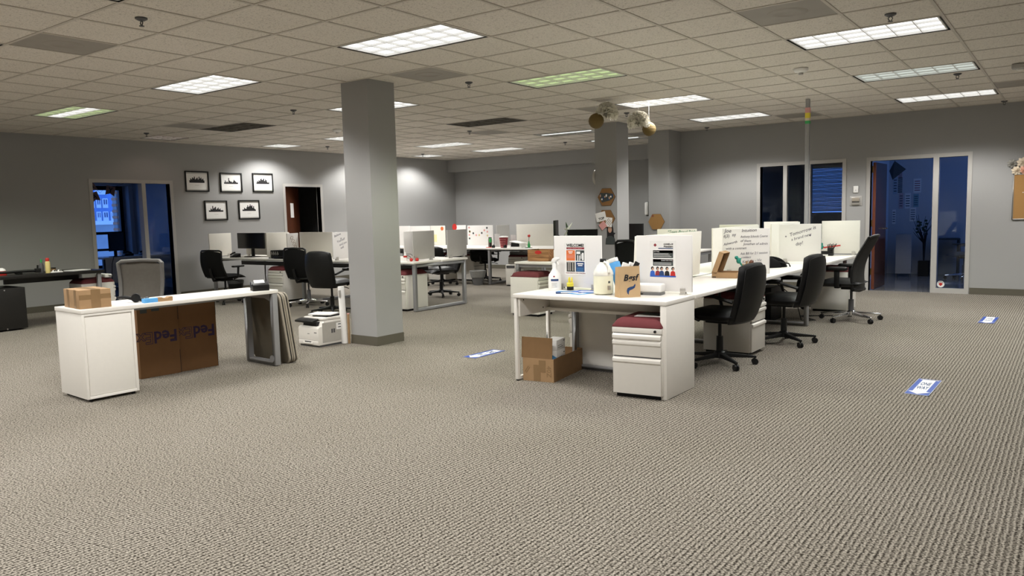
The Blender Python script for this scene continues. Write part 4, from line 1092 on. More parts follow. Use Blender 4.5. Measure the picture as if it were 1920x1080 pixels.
for k, (x, cm, hh) in enumerate(((-0.090, BLUE, 0.018), (-0.045, CRIM, 0.012), (-0.010, NAVY, 0.012), (0.036, INK, 0.016), (0.086, RED, 0.014))):
    part(t, 'figure_body', MB().extr([(x-0.022, -0.133), (x+0.022, -0.133), (x+0.018, -0.102), (x+0.006, -0.094), (x-0.006, -0.094), (x-0.018, -0.102)], -0.0005-0.0002*k, 0, 'xz'), cm)
    part(t, 'figure_hair', MB().extr([(x+0.013*math.cos(q*PI/5), -0.076+0.015*math.sin(q*PI/5)) for q in range(10)], -0.0009, 0, 'xz'), INK)
    part(t, 'figure_face', MB().extr([(x+0.003+0.008*math.cos(q*PI/5), -0.081+0.011*math.sin(q*PI/5)) for q in range(10)], -0.0012, 0, 'xz'), SKIN)

# pedestals round the right bench
pedestal((2.550, 0.765, 0), R(6), 'white drawer pedestal with maroon cushion under the end desk beside its side panel')
pedestal((2.50, 2.75, 0), R(90), 'white drawer pedestal with maroon cushion under the bench between two leather chairs')
pedestal((2.56, 6.30, 0), R(90), 'white drawer pedestal under the bench end behind the chrome base chair')
pedestal((1.74, 1.50, 0), R(-90), 'white drawer pedestal seen side on under the bench behind the open carton', cushion=False)
solo('leaflet', 'printed leaflet lying on the maroon cushion under the end desk', 'leaflet', MB().bb(-0.11, 0.11, -0.07, 0.07, 0, 0.002), PAPER, None, loc=(2.60, 0.72, 0.606), rz=0.2)
solo('leaflet', 'dark printed leaflet half under another on the maroon cushion', 'leaflet', MB().bb(-0.10, 0.10, -0.06, 0.06, 0, 0.002), CHAR, None, loc=(2.585, 0.79, 0.609), rz=-0.1)

# open carton under the end desk
oc = thing('open_carton', 'open brown carton with upright flap holding small boxes under the end desk', 'box', (1.457, 0.632, 0), R(8))
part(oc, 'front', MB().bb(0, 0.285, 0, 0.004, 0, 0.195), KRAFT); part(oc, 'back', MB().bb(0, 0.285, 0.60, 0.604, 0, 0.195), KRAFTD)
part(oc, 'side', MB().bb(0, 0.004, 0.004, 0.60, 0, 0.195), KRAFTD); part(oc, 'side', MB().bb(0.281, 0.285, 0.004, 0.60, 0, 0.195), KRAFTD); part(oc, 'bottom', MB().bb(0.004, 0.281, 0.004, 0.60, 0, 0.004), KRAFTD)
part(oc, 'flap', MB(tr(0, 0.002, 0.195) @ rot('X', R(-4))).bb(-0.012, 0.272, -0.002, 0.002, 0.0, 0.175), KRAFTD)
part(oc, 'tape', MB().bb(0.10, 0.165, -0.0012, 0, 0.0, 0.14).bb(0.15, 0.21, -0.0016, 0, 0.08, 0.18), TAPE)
txt(oc, 'written_mark', '40Z', 0.06, TAPE, (0.24, -0.001, 0.09), (PI/2, PI/2, 0))
part(oc, 'written_stroke', MB(tr(0.035, -0.001, 0.10) @ rot('Y', R(35))).bb(-0.004, 0.004, -0.0006, 0, -0.03, 0.03).bb(0.012, 0.018, -0.0006, 0, -0.03, 0.03), TAPE)
for k, (z0, z1, lab) in enumerate(((0.150, 0.248, 'lower white and blue printed box in the open carton'), (0.250, 0.335, 'upper white printed box stacked in the open carton'))):
    t = thing('supply_box', lab, 'box', (1.635, 0.855, z0), R(12), 'boxes in the open carton')
    part(t, 'carton', MB().bb(-0.055, 0.055, -0.10, 0.10, 0, z1-z0), PAPER, 0.001)
    if k == 0: part(t, 'blue_print', MB().extr([(-0.054, 0.002), (0.054, 0.002), (0.054, 0.04), (0.02, 0.06), (-0.02, 0.045), (-0.054, 0.065)], -0.1008, -0.10, 'xz'), SKYB)
    else: part(t, 'dark_print', MB().bb(-0.045, 0.005, -0.1006, -0.10, 0.045, 0.062).bb(-0.02, 0.01, -0.1006, -0.10, 0.012, 0.024), CHAR)
    part(t, 'side_print', MB().bb(0.055, 0.0556, -0.07, 0.04, 0.02, 0.024).bb(0.055, 0.0556, -0.07, 0.02, 0.035, 0.039).bb(0.055, 0.0556, 0.06, 0.085, 0.06, 0.07), CHAR)
# support so the boxes do not hang in the air: packed filler
solo('packed_box', 'brown inner box at the bottom of the open carton', 'box', MB().bb(-0.11, 0.11, -0.16, 0.16, 0.0, 0.144), KRAFT, None, loc=(1.575, 0.88, 0.0055), rz=R(8))

# --------------------------------------------------------- things on the end desk
sb = thing('spray_bottle', 'white trigger spray bottle with a blue label stripe', 'bottle', (1.562, 0.985, DT), R(-8))
part(sb, 'body', MB().lathe([(0.050, 0), (0.056, 0.006), (0.056, 0.115), (0.050, 0.135), (0.030, 0.165), (0.020, 0.185), (0.020, 0.20)], 20), PAPER, smooth=True)
part(sb, 'collar', MB().lathe([(0.021, 0.20), (0.021, 0.225), (0.016, 0.235)], 14), PAPER, smooth=True)
part(sb, 'sprayer', MB().extr([(-0.025, 0.235), (0.014, 0.235), (0.020, 0.250), (0.055, 0.268), (0.055, 0.282), (0.02, 0.285), (-0.012, 0.276), (-0.03, 0.255)], -0.012, 0.012, 'xz'), PAPER, 0.003)
part(sb, 'trigger', MB().tube([(0.022, 0, 0.255), (0.036, 0, 0.240), (0.044, 0, 0.222)], 0.005, 6), PAPER)
def curved_label(a0, a1, r, z0, z1):
    n = 8; V = []; F = []
    for i in range(n+1):
        a = R(a0+(a1-a0)*i/n); V += [(r*math.cos(a), r*math.sin(a), z0), (r*math.cos(a), r*math.sin(a), z1)]
    F = [(2*i, 2*i+2, 2*i+3, 2*i+1) for i in range(n)]
    return MB().add(V, F)
part(sb, 'label_stripe', curved_label(-85, -15, 0.0567, 0.082, 0.100), NAVY)
part(sb, 'label_text', curved_label(-78, -30, 0.0567, 0.030, 0.034), SILVER); part(sb, 'label_text', curved_label(-78, -35, 0.0567, 0.046, 0.050), SILVER); part(sb, 'label_text', curved_label(-78, -30, 0.0567, 0.060, 0.064), SILVER)
part(sb, 'label_dots', curved_label(-62, -48, 0.0567, 0.116, 0.128), CRIM)
mk = thing('marker_bundle', 'three yellow capped markers standing in a black base', 'markers', (1.705, 1.005, DT+0.006))
part(mk, 'base', MB().lathe([(0.030, 0), (0.030, 0.026), (0.028, 0.03)], 16), BLACK, smooth=True); part(mk, 'band', MB().lathe([(0.029, 0.03), (0.030, 0.058), (0.026, 0.062)], 16), YELLOW, smooth=True)
for k in range(3):
    a = 2*PI*k/3+0.4; part(mk, 'cap', MB().lathe([(0.008, 0.06), (0.008, 0.085), (0.004, 0.108)], 10, (0.015*math.cos(a), 0.015*math.sin(a), 0)), YELLOW, smooth=True)
for k, (x, y, w, h, rz, mm, lab) in enumerate(((1.72, 0.93, 0.28, 0.20, 0.25, PAPER, 'white leaflet under the marker bundle'), (1.86, 0.86, 0.26, 0.19, -0.3, SKYB, 'blue printed leaflet in the fanned pile'),
                                     (1.79, 0.84, 0.21, 0.15, 0.6, NAVY, 'navy printed leaflet in the fanned pile'), (1.91, 0.95, 0.22, 0.16, 0.1, BLUE, 'bright blue leaflet near the clear jug'))):
    t = thing('leaflet', lab, 'leaflet', (x, y, DT+0.0015*k), rz, 'fanned leaflets on the end desk')
    part(t, 'sheet', MB().bb(-w/2, w/2, -h/2, h/2, 0, 0.0012), mm)
    part(t, 'printed_block', MB().bb(-w*0.3, w*0.38, -h*0.32, h*0.1, 0.0012, 0.0016), PAPER if k else SKYB)
# label reels
t = thing('label_roll', 'striped blue roll of labels beside the clear jug', 'roll', (1.985, 1.0, DT+0.006))
for k, mm in enumerate((BLUE, PAPER, BLUE, PAPER, NAVY, SILVER)): part(t, 'layer', MB().lathe([(0.034, 0.014*k), (0.034, 0.014*(k+1))], 18), mm, smooth=True)
jg = thing('gallon_jug', 'clear gallon jug of pale liquid with a black cap', 'jug', (2.115, 0.855, DT), R(10))
part(jg, 'liquid', MB().lathe([(0.070, 0.004), (0.080, 0.012), (0.080, 0.150), (0.079, 0.152)], 24), JUGL, smooth=True)
part(jg, 'shell', MB().lathe([(0.080, 0.152), (0.082, 0.158), (0.082, 0.172), (0.074, 0.195), (0.050, 0.235), (0.026, 0.258), (0.024, 0.272)], 24), JUGC, smooth=True)
part(jg, 'cap', MB().lathe([(0.026, 0.262), (0.026, 0.284), (0.022, 0.288)], 18), BLACK, smooth=True)
part(jg, 'handle', MB().tube([(0.018, -0.02, 0.262), (0.045, -0.035, 0.255), (0.066, -0.045, 0.225), (0.070, -0.05, 0.180)], 0.011, 8), JUGC, smooth=True)
part(jg, 'label_print', curved_label(-42, -28, 0.0806, 0.095, 0.112), CHAR); part(jg, 'label_print', curved_label(-46, -24, 0.0806, 0.04, 0.075), SILVER)
pb = thing('paper_bag', 'brown paper bag printed with black script lettering', 'bag', (2.375, 0.775, DT), R(50))
bw, bdp, bh = 0.172, 0.105, 0.24
part(pb, 'front', MB().add([(-bw/2, -bdp/2, 0), (bw/2, -bdp/2, 0), (bw/2-0.004, -bdp/2+0.010, bh), (-bw/2-0.004, -bdp/2+0.012, bh), (-bw/2, -bdp/2+0.001, 0), (bw/2, -bdp/2+0.001, 0), (bw/2-0.004, -bdp/2+0.011, bh), (-bw/2-0.004, -bdp/2+0.013, bh)], [(0,1,2,3),(7,6,5,4),(0,4,5,1),(1,5,6,2),(2,6,7,3),(3,7,4,0)]), BAGP)
part(pb, 'back', MB().add([(-bw/2, bdp/2, 0), (bw/2, bdp/2, 0), (bw/2-0.006, bdp/2-0.006, bh-0.008), (-bw/2+0.004, bdp/2-0.006, bh-0.008)], [(0,1,2,3)]), BAGP)
for s in (-1, 1):
    xb = s*bw/2
    part(pb, 'gusset', MB().add([(xb, -bdp/2, 0), (xb-s*0.012, 0, 0), (xb, bdp/2, 0), (xb-0.004, -bdp/2+0.012, bh), (xb-s*0.045, 0.0, bh-0.004), (xb-s*0.005, bdp/2-0.006, bh-0.008), (xb-s*0.002, -bdp/2+0.004, 0.09), (xb-s*0.020, 0, 0.09), (xb-s*0.002, bdp/2-0.002, 0.09)],
         [(0,1,7,6),(1,2,8,7),(6,7,4,3),(7,8,5,4)]), BAGP)
part(pb, 'base', MB().bb(-bw/2, bw/2, -bdp/2, bdp/2, 0, 0.001), BAGP)
tlt = (PI/2-0.045, 0, 0)
txt(pb, 'script_lettering', 'Bgsf', 0.066, INK, (0.004, -bdp/2-0.0014+0.0062, 0.150), tlt, 'CENTER', 0.25, 0.0004, 1.06, weight=0.0022)
sw = [(-0.028, 0.050), (-0.020, 0.072), (0.0, 0.080), (0.028, 0.086), (0.042, 0.104), (0.046, 0.092), (0.038, 0.072), (0.016, 0.060), (-0.004, 0.054), (-0.010, 0.040), (-0.012, 0.020), (-0.022, 0.032)]
part(pb, 'swoosh', MB(tr(0, -bdp/2+0.0004, 0) @ rot('X', R(-2.6))).extr(sw, -0.0022, -0.0014, 'xz'), NAVY)
for sx_ in (-0.03, 0.025):
    part(pb, 'bag_content', MB(tr(sx_, 0, 0.18) @ rot('Y', R(20+300*abs(sx_)*0))).bb(-0.035, 0.035, -0.012, 0.012, 0, 0.085), PAPER, 0.002)
part(pb, 'black_packet', MB(tr(0.028, -0.015, 0.17) @ rot('Y', R(28))).bb(-0.02, 0.02, -0.004, 0.004, 0, 0.11), INK)
hp = thing('blue_wipes_pack', 'blue printed packet standing up behind the paper bag', 'packet', (2.235, 0.965, DT))
part(hp, 'pack', MB(tr(0, 0, 0.0) @ rot('Y', R(-18))).bb(-0.04, 0.04, -0.03, 0.03, 0.018, 0.265), SKYB, 0.008); part(hp, 'white_top', MB(rot('Y', R(-18))).bb(-0.034, 0.034, -0.025, 0.025, 0.265, 0.30), PAPER, 0.006)
pj = thing('card_printer', 'white flat desktop device with a grey base behind the paper bag', 'printer', (2.455, 0.985, DT), R(7))
part(pj, 'base', MB().bb(-0.115, 0.115, -0.055, 0.055, 0, 0.022), mat('mid_grey_plastic', (0.16, 0.16, 0.16), 0.5), 0.003)
part(pj, 'cover', MB().bb(-0.118, 0.118, -0.057, 0.057, 0.022, 0.088), PAPER, 0.014, seg=3); part(pj, 'slot', MB().bb(-0.06, -0.03, -0.057, -0.0545, 0.006, 0.014), BLACK)
t = thing('pen_cup', 'dark cup of pens half hidden between jug and paper bag', 'pen cup', (2.205, 1.03, DT))
part(t, 'cup', MB().lathe([(0.034, 0), (0.038, 0.09), (0.034, 0.09), (0.031, 0.006)], 16), BLACK, smooth=True)
for k in range(5): a = k*1.3; part(t, 'pen', MB().cyl((0.01*math.cos(a), 0.01*math.sin(a), 0.01), (0.03*math.cos(a), 0.03*math.sin(a), 0.13+0.01*k), 0.004, n=6), BLACK)

# --------------------------------------------------------- things on the bench
om = thing('open_mailer', 'open kraft cardboard mailer box with raised lid on the bench', 'box', (2.345, 2.56, DT), R(6))
part(om, 'tray', MB().bb(0, 0.235, 0, 0.003, 0, 0.055).bb(0, 0.235, 0.227, 0.23, 0, 0.055).bb(0, 0.003, 0, 0.23, 0, 0.055).bb(0.232, 0.235, 0, 0.23, 0, 0.055).bb(0, 0.235, 0, 0.23, 0, 0.003), KRAFT)
lid = MB(tr(0.0, 0, 0.052) @ rot('Y', R(20)))
part(om, 'lid', lid.bb(-0.003, 0.0, 0, 0.23, 0, 0.215).bb(0.0, 0.045, 0.0, 0.003, 0.0, 0.215).bb(0.0, 0.045, 0.227, 0.23, 0, 0.215).bb(0, 0.045, 0, 0.23, 0.212, 0.215), KRAFT)
part(om, 'lid_inside', MB(tr(0.0, 0, 0.052) @ rot('Y', R(20))).bb(0.0, 0.001, 0.004, 0.226, 0.002, 0.21), KRAFTD)
part(om, 'barcode', MB().bb(0.006, 0.04, -0.0008, 0, 0.006, 0.014), INK)
t = thing('desk_toys', 'green figure toy and light wooden hand in a cup by the handwritten whiteboard', 'figurine', (2.585, 2.83, DT), 0.3)
part(t, 'cup', MB().lathe([(0.035, 0), (0.04, 0.10), (0.036, 0.10), (0.032, 0.01)], 16), BLACK, smooth=True)
part(t, 'green_figure', MB().ball((-0.09, 0, 0.185), 0.018).ball((-0.07, 0, 0.155), 0.022, 0.018, 0.03).tube([(-0.06, 0, 0.14), (-0.03, 0, 0.10), (0, 0, 0.06)], 0.010, 8).tube([(-0.08, 0, 0.165), (-0.045, 0, 0.175)], 0.007, 6), TEAL, smooth=True)
part(t, 'wooden_hand', MB().tube([(0, 0, 0.06), (-0.02, 0, 0.115)], 0.018, 8).tube([(-0.02, 0, 0.11), (-0.055, 0.0, 0.125)], 0.009, 6).tube([(0.0, 0, 0.11), (0.01, 0, 0.15)], 0.009, 6).tube([(0.015, 0, 0.105), (0.035, 0, 0.14)], 0.009, 6), KRAFT, smooth=True)
part(t, 'dark_brush', MB().ball((0.05, 0, 0.135), 0.022, 0.02, 0.028), DOORW, smooth=True)
t = thing('pen_organizer', 'black mesh desk organizer full of pens with a small green figure', 'organizer', (2.465, 6.36, DT), R(5))
part(t, 'tray', MB().bb(-0.13, 0.07, -0.05, 0.05, 0, 0.06).bb(0.0, 0.07, -0.05, 0.05, 0.06, 0.105), BLACK, 0.004)
for k in range(9): part(t, 'pen', MB().cyl((0.01+0.006*k, -0.02+0.01*(k % 4), 0.06), (0.0+0.014*k, -0.03+0.02*(k % 4), 0.15+0.006*(k % 3)), 0.005, n=6), BLACK)
part(t, 'green_figure', MB().ball((-0.08, 0, 0.155), 0.018).ball((-0.08, 0, 0.115), 0.024, 0.02, 0.032).tube([(-0.06, 0, 0.12), (-0.03, 0, 0.10)], 0.008, 6), TEAL, smooth=True)
part(t, 'red_ruler', MB(tr(0.06, 0, 0.115) @ rot('Y', R(-8))).bb(-0.14, 0.10, -0.008, 0.008, 0, 0.018), RED)
part(t, 'white_card', MB().bb(-0.06, 0.01, -0.0515, -0.0505, 0.0, 0.018), PAPER)
t = thing('black_pouch', 'crumpled black pouch with straps lying on the bench between the whiteboards', 'pouch', (2.42, 4.05, DT), 0.4)
def pch(u, v, s):
    a = u*2*PI; rr = (0.16+0.03*math.sin(3*a)+0.02*math.sin(7*a))*math.sin(max(0.03, v)*PI/2)
    return (rr*math.cos(a), rr*0.6*math.sin(a), 0.11*math.cos(v*PI/2)*(1+0.12*math.sin(4*a))+0.002 if s == 0 else 0.001)
part(t, 'pouch', MB().slab(pch, 20, 8), MESHB, smooth=True)
part(t, 'strap', MB().tube([(0.1, -0.02, 0.06), (0.2, -0.05, 0.045), (0.215, -0.05, 0.01)], 0.008, 6).tube([(0.12, 0.02, 0.05), (0.18, 0.03, 0.02), (0.19, 0.03, 0.006)], 0.007, 6), BLACK)
solo('paper_sheet', 'white paper sheet lying on the bench beside the health notice board', 'paper', MB().bb(-0.15, 0.15, -0.10, 0.10, 0, 0.0012), PAPER, None, loc=(2.50, 1.50, DT), rz=0.15)

# power pole
pp = thing('power_pole', 'grey metal power pole rising from the bench to the ceiling with taped bands', 'pole', (2.165, 6.41, DT-0.004))
hp_ = H-DT+0.004
part(pp, 'pole', MB().bb(-0.026, 0.026, -0.026, 0.026, 0, hp_), STEEL, 0.004); part(pp, 'groove', MB().bb(0.0255, 0.0265, -0.006, 0.006, 0, hp_), DSTEEL)
for z0, z1, mm in ((1.795, 1.835, GREEN), (1.835, 1.87, PETALW), (1.87, 1.94, YELLOW), (1.94, 2.01, PINK)): part(pp, 'tape_band', MB().bb(-0.029, 0.029, -0.029, 0.029, z0, z1), mm)

# chairs at the bench
chair('black leather office chair with black base next to the end desk panel', (2.62, 2.06), R(84), 'leather', top=0.93, group='leather chairs at the right bench')
chair('black leather office chair behind the drawer pedestal, in front of the bench leg frame', (2.77, 3.44), R(84), 'leather', top=0.93, group='leather chairs at the right bench')
chair('tall black office chair with chrome base at the bench end', (2.98, 5.42), R(87), 'slim', True, top=1.03, group=None)
chair('black mesh back chair behind the white divider boards', (0.80, 3.20), R(150), 'mesh', top=1.06, group=None)
# under the bench
t = thing('computer_tower', 'black computer tower standing under the bench by the leg frame', 'computer', (2.10, 5.05, 0.0), 0)
part(t, 'case', MB().bb(-0.09, 0.09, -0.21, 0.21, 0.01, 0.42), BLACK, 0.004); part(t, 'foot', MB().bb(-0.08, 0.08, -0.19, 0.19, 0, 0.01), BLACK)
t = thing('backpack', 'black backpack hanging on the bench leg frame', 'backpack', (2.58, 4.86, 0.17))
part(t, 'bag', MB().ball((0, 0, 0.23), 0.10, 0.10, 0.23), MESHB, smooth=True); part(t, 'strap', MB().tube([(0.03, -0.09, 0.38), (0.06, -0.13, 0.25), (0.05, -0.1, 0.08)], 0.012, 6), BLACK, smooth=True)
for k, (pts, lab) in enumerate((([(2.05, 1.35, 0.55), (2.45, 1.42, 0.45), (2.52, 1.50, 0.30), (2.42, 1.6, 0.012), (2.2, 1.8, 0.008)], 'white cable hanging beside the end desk panel'),
                  ([(2.2, 4.9, 0.5), (2.45, 4.95, 0.3), (2.5, 5.02, 0.02), (2.62, 5.2, 0.008), (2.35, 5.5, 0.008), (2.7, 5.7, 0.008)], 'black cable trailing on the carpet under the bench'))):
    solo('cable', lab, 'cable', MB().tube(pts, 0.006, 6), PAPER if k == 0 else BLACK, None, smooth=True)

# ================================================================ WEST BENCH (behind the front column)
def bench_x(label, x0, x1, y0, y1, stations, frames):
    t = thing('workbench', label, 'desk')
    yc = (y0+y1)/2
    for a, b in stations:
        part(t, 'worktop', MB().bb(a, b, y0, yc-0.02, DT-0.03, DT), WHITE, 0.003); part(t, 'worktop', MB().bb(a, b, yc+0.02, y1, DT-0.03, DT), WHITE, 0.003)
        part(t, 'cable_tray', MB().bb(a+0.2, b-0.2, yc-0.10, yc+0.10, DT-0.16, DT-0.15).bb(a+0.2, b-0.2, yc-0.10, yc-0.09, DT-0.16, DT-0.09), DSTEEL)
    for x in frames:
        f_ = part(t, 'leg_frame', oframe(y0+0.03, y1-0.03, DT-0.03, 'y', 0.05, 0.05), STEEL, 0.003); f_.location = (x, 0, 0)
    part(t, 'beam', MB().bb(x0+0.1, x1-0.05, yc-0.02, yc+0.02, DT-0.09, DT-0.03), DSTEEL)
    return t
bench_x('long white double sided bench desk passing behind the front column', -7.75, -2.57, 3.55, 4.78, [(-7.75, -6.035), (-6.03, -4.305), (-4.30, -2.57)], (-7.71, -5.15, -2.61))
G2 = 'dividers on the bench behind the front column'
divider('white divider board at the bench end near the left wall', 'x', (-7.70, 3.74), 0.46, z1=1.175, m=CREAM, group=G2)
divider('white divider board behind the wide black monitor', 'y', (-6.86, 4.165), 1.30, z1=1.165, m=CREAM, group=G2)
divider('white divider board between the monitor and the black document tray', 'x', (-6.05, 3.80), 0.47, z1=1.18, m=CREAM, group=G2)
divider('cream divider board with a red chain drawing on its edge', 'y', (-5.44, 4.14), 0.87, z1=1.17, m=CREAM, group=G2)
ch = divider('narrow white divider board marked with a brown chain doodle', 'x', (-5.88, 3.98), 0.24, z1=1.16, m=PANEL, group=G2, clips=False)
for k in range(4): part(ch, 'doodle_link', MB(tr(-0.02+0.022*k, -0.0095, 0.33-0.055*k) @ rot('Y', R(50))).tube([(0.022*math.cos(a*PI/5), 0, 0.032*math.sin(a*PI/5)) for a in range(11)], 0.003, 5), TAPE)
DW = divider('whiteboard divider with handwriting half hidden by the front column', 'x', (-4.30, 3.78), 0.50, z1=1.18, group=G2)
for s_, x_, z_ in (('Believe', -0.22, 0.36), ('in', -0.10, 0.32), ('Yourself', -0.17, 0.27), ('and you', -0.12, 0.22), ('will', -0.10, 0.17)): hand(DW, s_, 0.05, MARKER, x_, z_, 0.3)
divider('grey fabric divider board with black clips at the near bench end', 'x', (-2.74, 3.955), 0.465, z1=1.18, m=GREYP, group=G2)
divider('grey fabric divider board with black clips at the far side of the bench end', 'x', (-2.74, 4.795-0.07), 0.465, z1=1.175, m=GREYP, group=G2)
divider('white divider board just behind the grey fabric board', 'x', (-2.98, 3.93), 0.30, z1=1.175, m=PANEL, clips=False, group=G2)
def monitor(label, loc, rz, w=0.55, h=0.31, zc=0.30, flip=False, stand=True, group=None):
    t = thing('computer_monitor', label, 'monitor', loc, rz, group)
    part(t, 'panel', MB().bb(-w/2, w/2, -0.012, 0.018, zc-h/2, zc+h/2), BLACK, 0.004)
    part(t, 'screen', MB().bb(-w/2+0.008, w/2-0.008, -0.0128, -0.012, zc-h/2+0.012, zc+h/2-0.008), SCREEN)
    part(t, 'neck', MB().bb(-0.035, 0.035, 0.018, 0.05, 0.01, zc), BLACK, 0.006)
    part(t, 'foot', MB().bb(-0.12, 0.12, -0.08, 0.11, 0, 0.012), BLACK, 0.005)
    return t
monitor('wide black monitor on the bench near the left wall', (-6.99, 3.91, DT), 0, 0.80, 0.285, 0.295)
t = thing('webcam', 'black desk phone beside the foot of the wide monitor', 'phone', (-7.22, 3.72, DT), 0.2)
part(t, 'base', MB().extr([(-0.06, 0), (0.07, 0), (0.07, 0.07), (-0.06, 0.02)], -0.07, 0.07, 'yz'), BLACK, 0.004); part(t, 'handset', MB().tube([(-0.05, -0.06, 0.05), (-0.055, 0.0, 0.075), (-0.05, 0.05, 0.085)], 0.016, 8), BLACK, smooth=True)
t.name = 'desk_phone'
t = thing('document_tray', 'black desk organizer full of clips on the bench', 'organizer', (-5.86, 3.74, DT), 0.05)
part(t, 'body', MB().extr([(-0.25, 0), (0.25, 0), (0.26, 0.09), (0.14, 0.145), (-0.24, 0.14)], -0.10, 0.10, 'xz'), BLACK, 0.006)
part(t, 'front_tray', MB().bb(-0.04, 0.26, -0.17, -0.10, 0, 0.045), BLACK, 0.012)
for k in range(4): part(t, 'metal_clip', MB().tube([(-0.16+0.05*k, -0.103, 0.06), (-0.15+0.05*k, -0.106, 0.12), (-0.13+0.05*k, -0.104, 0.07)], 0.005, 5), SILVER)
solo('paper_sheet', 'cream paper sheet on the bench next to the black organizer', 'paper', MB().bb(-0.12, 0.12, -0.08, 0.08, 0, 0.02), CREAM, None, loc=(-5.42, 3.80, DT), rz=0.1)
pedestal((-5.835, 3.79, 0), 0, 'white drawer pedestal with dark maroon cushion and keys below the black organizer')
pedestal((-2.96, 3.80, 0), 0, 'white drawer pedestal with maroon cushion inside the bench end leg frame')
chair('black mesh office chair facing the wide monitor', (-6.50, 3.02), R(14), 'mesh', top=0.92, group='dark chairs at the west bench')
chair('black high back office chair with a chrome base behind the printer', (-4.80, 3.42), R(10), 'mesh', True, top=0.95, group='dark chairs at the west bench')
chair('black leather office chair half hidden by the front column', (-3.62, 2.90), R(15), 'leather', top=0.94, group='dark chairs at the west bench')
chair('black leather office chair behind the grey fabric boards', (-3.72, 5.42), R(155), 'leather', top=0.93, group='dark chairs at the west bench')
t = thing('waste_bin', 'black waste bin with liner below the west bench', 'bin', (-7.30, 3.75, 0))
part(t, 'bin', MB().lathe([(0.11, 0), (0.14, 0.30), (0.13, 0.30), (0.10, 0.01)], 18), BLACK, smooth=True); part(t, 'liner', MB().lathe([(0.142, 0.25), (0.146, 0.31), (0.132, 0.315), (0.125, 0.28)], 18), DSTEEL, smooth=True)
# red and white clutter at the bench end
t = thing('desk_fan_clutter', 'red and white bottle with cables beside red balls on the bench end', 'bottle', (-2.86, 3.68, DT))
part(t, 'bottle', MB().lathe([(0.028, 0), (0.028, 0.09), (0.016, 0.115), (0.014, 0.14)], 14), PAPER, smooth=True); part(t, 'red_band', MB().lathe([(0.0285, 0.06), (0.0285, 0.088)], 14), RED, smooth=True)
part(t, 'wire', MB().tube([(0.01, 0, 0.11), (0.08, 0.03, 0.11), (0.14, 0.06, 0.06)], 0.004, 5).tube([(0.01, 0, 0.09), (0.06, 0.03, 0.08), (0.10, 0.05, 0.02)], 0.004, 5), BLACK)
t.name = 'red_white_bottle'
for k, (dx, dy) in enumerate(((0.10, 0.06), (0.155, 0.13))):
    solo('red_ball', 'small red ball on the bench end beside the bottle', 'ball', MB().ball((0, 0, 0.026), 0.026), RED, 'red balls on the bench end', smooth=True, loc=(-2.86+dx, 3.64+dy, DT))

# ================================================================ FAR BENCH
bench_x('long white bench desk along the back with a red cup on it', -7.75, -2.57, 7.45, 8.65, [(-7.75, -6.035), (-6.03, -4.305), (-4.30, -2.57)], (-7.71, -4.27, -2.61))
G3 = 'dividers on the far bench'
divider('white divider board on the far bench next to the front column', 'y', (-7.15, 8.05), 0.36, z1=1.19, m=PANEL, group=G3, clips=False)
divider('pale grey divider board on the far bench behind the grey fabric board', 'y', (-6.655, 8.05), 0.60, z1=1.185, m=PANEL, group=G3, clips=False)
DN = divider('cream divider board with yellow notes and an orange doodle on the far bench', 'y', (-6.13, 8.06), 0.42, z1=1.185, m=CREAM, group=G3, clips=False)
part(DN, 'yellow_note', MB().bb(-0.13, -0.03, -0.0105, -0.0092, 0.08, 0.24), mat('pale_yellow_paper', (0.72, 0.68, 0.36), 0.7)); part(DN, 'orange_doodle', MB(tr(0.13, -0.0095, 0.37)).extr([(0.045*math.cos(k*PI/4), 0.045*math.sin(k*PI/4)) for k in range(8)], -0.001, 0, 'xz'), ORANGE)
DR = divider('white divider board with a pink paper sign on the far bench', 'y', (-5.47, 8.05), 0.30, z1=1.19, m=PANEL, group=G3, clips=False)
part(DR, 'pink_sign', MB(tr(-0.16, -0.0095, 0.40)).extr([(0.065*math.cos(k*PI/6), 0.075*math.sin(k*PI/6)) for k in range(12)], -0.001, 0, 'xz'), RED)
DD = divider('white divider board dotted with a garland of coloured paper circles', 'y', (-4.925, 8.04), 0.685, z1=1.18, m=PANEL, group=G3, clips=False)
cols = {'p': PINK, 'y': mat('pale_ochre_paper', (0.62, 0.52, 0.28), 0.7), 'd': CHAR}
for (px, pz, cc) in ((-0.29, 0.385, 'p'), (-0.28, 0.305, 'y'), (-0.27, 0.30, 'y'), (-0.29, 0.23, 'p'), (-0.285, 0.155, 'd'), (-0.18, 0.265, 'd'), (-0.10, 0.225, 'p'), (-0.02, 0.225, 'y'), (0.05, 0.27, 'd'), (0.12, 0.325, 'p'), (0.19, 0.375, 'd'), (0.20, 0.295, 'p'), (0.20, 0.215, 'y')):
    part(DD, 'paper_circle', MB().cyl((px, -0.0092, pz), (px, -0.0105, pz), 0.022, n=12), cols[cc])
divider('grey glass like divider board beside the garland board', 'x', (-4.52, 8.30), 0.44, z1=1.18, m=GREYP, group=G3, clips=False)
divider('cream divider board at the right end of the far bench', 'y', (-3.50, 8.06), 0.98, z1=1.19, m=CREAM, group=G3, clips=False)
def fpt(u, y=7.72): return WY(u, 465, y).x
t = thing('red_cup', 'large dark red tumbler cup with white wave pattern on the far bench', 'cup', (fpt(946), 7.70, DT))
part(t, 'cup', MB().lathe([(0.062, 0), (0.088, 0.19), (0.090, 0.205)], 20), CRIM, smooth=True); part(t, 'lid', MB().lathe([(0.092, 0.205), (0.090, 0.225), (0.05, 0.23)], 20), PAPER, smooth=True)
for k in range(4):
    V = []
    for i in range(13):
        a = R(-160+i*11); zz = 0.03+0.045*k+0.012*(1 if i % 2 else -1); r_ = 0.0635+0.026*zz/0.19
        V.append((r_*math.cos(a), r_*math.sin(a), zz))
    part(t, 'wave_print', MB().tube(V, 0.004, 5), PINK)
